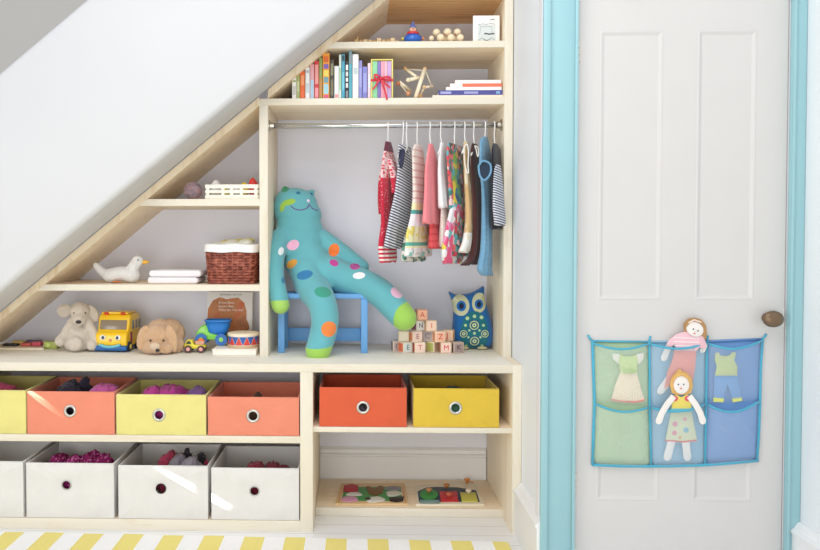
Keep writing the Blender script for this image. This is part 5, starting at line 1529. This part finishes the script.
# ---- flat cloth dolls and outfits (real thin felt figures)
def Z2(par, name, pts, d, mt, th=.005, bev=.0016, mirror=None):
    b = MB(); q = [D2(x, y, d) for x, y in pts]
    b.prism([(v.x, v.z) for v in q], yO-d-th, yO-d); return b.build(name, mt, par, bevel=bev)
def ov(cx, cy, rx, ry, rot=0, n=18):
    return [(cx+rx*math.cos(a)*math.cos(rot)-ry*math.sin(a)*math.sin(rot), cy+rx*math.cos(a)*math.sin(rot)+ry*math.sin(a)*math.cos(rot)) for a in [2*PI*k/n for k in range(n)]]
def limb2(a, b_, w0, w1, n=6):
    dx_, dy_ = b_[0]-a[0], b_[1]-a[1]; L = math.hypot(dx_, dy_); ux, uy = dx_/L, dy_/L; px2, py2 = -uy, ux
    out = [(a[0]+px2*w0, a[1]+py2*w0), (a[0]-px2*w0, a[1]-py2*w0), (b_[0]-px2*w1, b_[1]-py2*w1)]
    ang = math.atan2(-py2, -px2)
    out += [(b_[0]+w1*math.cos(ang+PI*k/n), b_[1]+w1*math.sin(ang+PI*k/n)) for k in range(1, n)]
    out.append((b_[0]+px2*w1, b_[1]+py2*w1)); return out
def limb3(pts):
    """polyline outline with widths: pts (x,y,w)"""
    L, R = [], []
    for i, (x, y, w_) in enumerate(pts):
        x0, y0 = pts[max(i-1, 0)][:2]; x1, y1 = pts[min(i+1, len(pts)-1)][:2]
        l = math.hypot(x1-x0, y1-y0) or 1; nx, ny = -(y1-y0)/l, (x1-x0)/l
        L.append((x+nx*w_, y+ny*w_)); R.append((x-nx*w_, y-ny*w_))
    x0, y0 = pts[-2][:2]; x1, y1, w_ = pts[-1]; l = math.hypot(x1-x0, y1-y0); ux, uy = (x1-x0)/l, (y1-y0)/l
    tip = [(x1+ux*w_*.9+uy*w_*.5, y1+uy*w_*.9-ux*w_*.5), (x1+ux*w_*.9-uy*w_*.5, y1+uy*w_*.9+ux*w_*.5)]
    return L+tip[::-1]+R[::-1]
SK = fabric('#f3ece6', 600, .12)
def face(par, cx, cy, rot, d, s=1.0):
    M_ = lambda x, y: (cx+(x*math.cos(rot)-y*math.sin(rot))*s, cy+(x*math.sin(rot)+y*math.cos(rot))*s)
    for x in (-3, 3): Z2(par, 'eye', ov(*M_(x, -.6), .75, .9), d, plain('#4a5a6a', .6), .0006, 0)
    Z2(par, 'mouth', ov(*M_(0, 4), 1.3, .7, rot), d, plain('#d77a7a', .6), .0006, 0)
    Z2(par, 'nose', ov(*M_(0, 1.6), .4, .5), d, plain('#e0b8a8', .6), .0006, 0)
# doll in the upper middle pocket
d0 = .0085
t = thing('cloth_doll', 'brown haired cloth doll in pink shirt and coral trousers, leaning from the upper pocket', 'doll', D2(684, 390)); t.location.y = yO-d0
Z2(t, 'leg', limb3([(676, 372, 5), (667, 382, 4.2), (660, 391, 3.6)]), d0, SK)
Z2(t, 'trousers', [(674, 349), (696, 350), (695, 366), (692, 384), (681, 383), (682, 368), (676, 384), (664, 388), (667, 372), (672, 360)], d0+.0052, fabric('#f0907c', 500, .2))
Z2(t, 'arm', limb3([(672, 340, 3.2), (667, 350, 3), (663.5, 358, 3.3)]), d0+.001, SK)
Z2(t, 'arm', limb3([(701, 340, 3), (704, 346, 3), (702, 350, 3)]), d0+.0005, SK)
Z2(t, 'shirt', [(676, 334), (684, 331.5), (698, 333), (703, 337), (706.5, 345), (704, 349), (699, 347), (696, 351), (675, 350.5), (675, 344), (669, 347), (666, 344), (671, 338)], d0+.0104, fabric('#f2c3cc', 500, .2))
for y in (337, 341, 345): Z2(t, 'shirt_stripe', [(674, y), (699, y+.8), (699, y+2), (674, y+1.2)], d0+.0155, fabric('#f6e6e8', 500, .2), .0008, 0)
Z2(t, 'hair', [(683.5, 331), (683, 324), (687, 319), (694, 317.3), (701, 319.5), (705.5, 325), (706.5, 333), (705.5, 340), (702, 336), (698, 336), (690, 333)], d0+.010, fabric('#b98e5f', 260, .5), .006)
Z2(t, 'head', ov(694.5, 329, 9, 7.2, .5), d0+.0160, SK)
Z2(t, 'fringe', [(684, 330), (686, 322), (693, 318), (701, 321), (704.5, 327), (699, 322.5), (692, 321.5), (688, 325)], d0+.0210, fabric('#b98e5f', 260, .5), .002)
Z2(t, 'hair_band', [(688, 322.2), (694, 319), (701.5, 321.6), (701, 322.9), (694, 320.6), (688.8, 323.5)], d0+.0230, fabric('#f0d9c8', 300), .001, 0)
face(t, 695.5, 330.5, .35, d0+.0210, .8)
# doll in the lower middle pocket
d1 = .026
t = thing('cloth_doll', 'blonde cloth doll in a flowered dress standing in the lower middle pocket', 'doll', D2(680, 455)); t.location.y = yO-.009
# lower body sits inside the pocket, upper body leans out in front of it
dz_ = .012
Z2(t, 'leg', limb3([(672, 438, 4), (669.5, 448, 3.8), (667, 457, 4)]), dz_, SK)
Z2(t, 'leg', limb3([(685, 438, 4), (686, 448, 3.8), (687, 457, 4)]), dz_, SK)
Z2(t, 'arm', limb3([(673.5, 396, 3), (667, 404, 3.1), (661.5, 413, 3), (658.5, 421, 3.4)]), .038, SK)
Z2(t, 'arm', limb3([(689, 396, 3), (695, 404, 3.1), (700, 413, 3), (702.5, 421, 3.4)]), .037, SK)
Z2(t, 'bodice', [(672, 396), (676, 394.5), (681, 397), (686, 394.5), (690.5, 396), (691, 411), (671, 411)], .031, fabric('#e8d56a', 400, .2), .006)
for (x, y) in ((674.5, 398.5), (688, 398.5)): Z2(t, 'flower', ov(x, y, 3.4, 2.8), .037, fabric('#e2566e', 300), .0012, 0)
Z2(t, 'skirt', [(671, 410.5), (691, 410.5), (694, 426), (697, 441), (683, 442.5), (665, 441), (668, 425)], .0125, fabric('#dfe0b4', 400, .2), .005)
Z2(t, 'waistband', [(670.5, 408.5), (691.3, 408.5), (691.5, 412), (670.3, 412)], .036, fabric('#79c6cf', 400), .0015, 0)
for (x, y, r, hc) in ((675, 424, 2.6, '#e58a9c'), (686, 430, 2.8, '#8ab9cf'), (674.5, 433, 2.4, '#e58a9c'), (685, 419, 2, '#e9a0ae'), (680, 437.5, 1.7, '#e8b870')): Z2(t, 'printed_flower', ov(x, y, r, r), .0175, fabric(hc, 300), .0008, 0)
Z2(t, 'skirt_hem', [(665.3, 439.5), (683, 441), (696.6, 439.5), (697, 441), (683, 442.5), (665, 441)], .0178, fabric('#e3685e', 400), .0008, 0)
Z2(t, 'hair', [(671.5, 393), (669.5, 384), (671.5, 376.5), (676, 372), (679, 368.5), (682, 371), (687, 373), (691, 378), (692.5, 386), (690.5, 393), (686, 394.5), (676, 394.5)], .031, fabric('#e2b36a', 260, .5), .006)
Z2(t, 'head', ov(681, 384.8, 7.8, 9.0), .037, SK)
Z2(t, 'fringe', [(672.5, 384), (673, 377), (678, 372.5), (685, 373), (689.5, 378), (690, 384), (687, 378.5), (681, 375.5), (676, 378)], .042, fabric('#e2b36a', 260, .5), .002)
face(t, 681, 385, 0, .042, .9)
# dress in the upper left pocket
d2 = .010
t = thing('doll_dress', 'small white and green doll dress with a cream skirt in the upper left pocket', 'doll clothes', D2(628, 400)); t.location.y = yO-d2
Z2(t, 'skirt', [(620, 372), (636.5, 372), (640, 386), (644.5, 400.5), (636, 402.5), (622, 402), (611, 400), (614.5, 386)], d2, cmat(lambda t_: t_.mix(t_.math('LESS_THAN', t_.math('FRACT', t_.math('MULTIPLY', t_.xyz()[0], 110)), .4), '#f1e2c8', '#ead0bc')), .005)
Z2(t, 'sleeve', [(620, 354), (612, 353), (612.5, 359), (618, 364), (622, 361)], d2, SK, .005); Z2(t, 'sleeve', [(636, 354), (643.5, 352.5), (643, 359), (639, 364), (634, 361)], d2, SK, .005)
Z2(t, 'bodice', [(620, 354), (624, 356), (632, 356), (636, 354), (637.5, 362), (636.5, 372.5), (620, 372.5), (618.5, 362)], d2+.0052, fabric('#c9dd92', 400), .004)
Z2(t, 'skirt_hem', [(611.3, 398.5), (622, 400.5), (636, 401), (644.3, 399), (644.6, 400.8), (636, 402.8), (622, 402.2), (610.9, 400.3)], d2+.0052, fabric('#dc8f88', 400), .001, 0)
Z2(t, 'pocket_leaf', ov(629, 371, 7, 2.6), d2+.0093, fabric('#a9c76a', 400), .001, 0)
# top and jeans in the upper right pocket
t = thing('doll_blouse', 'small yellow doll top in the upper right pocket', 'doll clothes', D2(726, 375)); t.location.y = yO-d2
Z2(t, 'front', [(715, 353), (718.5, 352), (720, 355.5), (727, 356), (730, 354.5), (732, 352), (736, 352.5), (734, 360), (737, 366), (737, 375.5), (714.5, 375.5), (716.5, 366), (714.5, 360)], d2+.0055, fabric('#d3d977', 400), .004)
t = thing('doll_jeans', 'small blue doll jeans with yellow cuffs below the yellow top', 'doll clothes', D2(727, 400)); t.location.y = yO-d2
Z2(t, 'jeans_cloth', [(714, 374.5), (737.5, 374.5), (739, 386), (741, 398), (732, 399), (727, 384), (723, 399), (713.5, 398.5), (714, 386)], d2, fabric('#6fa3da', 400), .004)
Z2(t, 'cuff', [(713.3, 397.5), (723.3, 398), (722.8, 402), (713, 401.5)], d2+.0005, fabric('#d9dc7c', 400), .005, 0); Z2(t, 'cuff', [(731.7, 398), (741.2, 397), (741.5, 400.5), (732.5, 402)], d2+.0005, fabric('#d9dc7c', 400), .005, 0)

# ------------------------------------------------------------------ light
w = bpy.data.worlds.new('world'); SC.world = w; w.use_nodes = True
bg = w.node_tree.nodes['Background']
bg.inputs[0].default_value = (.91, .945, 1.0, 1); bg.inputs[1].default_value = .6
def area(name, loc, target, size, power, col=(1, 1, 1), sy=None):
    l = bpy.data.lights.new(name, 'AREA'); l.energy = power; l.color = col
    l.shape = 'RECTANGLE'; l.size = size; l.size_y = sy or size
    o = bpy.data.objects.new(name, l); COL.objects.link(o); o.location = loc
    o.rotation_euler = (Vector(target)-Vector(loc)).to_track_quat('-Z', 'Y').to_euler()
    return o
area('window_and_fill_light', (-3.1, .4, 1.3), (.5, 3.1, .8), 1.5, 40, (1, .995, .985), 1.6)  # daylight from the window on the left
area('overhead_fill', (-.2, 1.5, 3.3), (-.1, 3.3, .5), 2.2, 42, (1, 1, .99), 1.6)  # added lamp overhead, brightens counter, floor and boards
area('window_and_fill_light', (-.5, -.9, .85), (-.1, 3.6, .9), 1.7, 46, (1, .995, .99), 1.3)  # added low fill from the camera side, lights the shelf niches
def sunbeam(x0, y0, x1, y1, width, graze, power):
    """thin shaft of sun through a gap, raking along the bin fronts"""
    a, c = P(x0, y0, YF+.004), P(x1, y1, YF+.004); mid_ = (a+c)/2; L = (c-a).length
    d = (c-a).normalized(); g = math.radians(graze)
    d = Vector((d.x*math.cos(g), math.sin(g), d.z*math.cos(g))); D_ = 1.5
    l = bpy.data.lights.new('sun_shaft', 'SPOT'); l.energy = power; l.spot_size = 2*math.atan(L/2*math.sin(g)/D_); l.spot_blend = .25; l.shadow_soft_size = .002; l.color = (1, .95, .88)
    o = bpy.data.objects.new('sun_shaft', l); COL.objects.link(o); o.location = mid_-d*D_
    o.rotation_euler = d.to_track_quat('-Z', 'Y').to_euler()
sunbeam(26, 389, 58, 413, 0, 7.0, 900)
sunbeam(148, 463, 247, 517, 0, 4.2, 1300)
SC.view_settings.view_transform = 'Standard'
SC.view_settings.look = 'None'
SC.view_settings.gamma = 1
SC.view_settings.use_curve_mapping = False
SC.view_settings.exposure = -.14
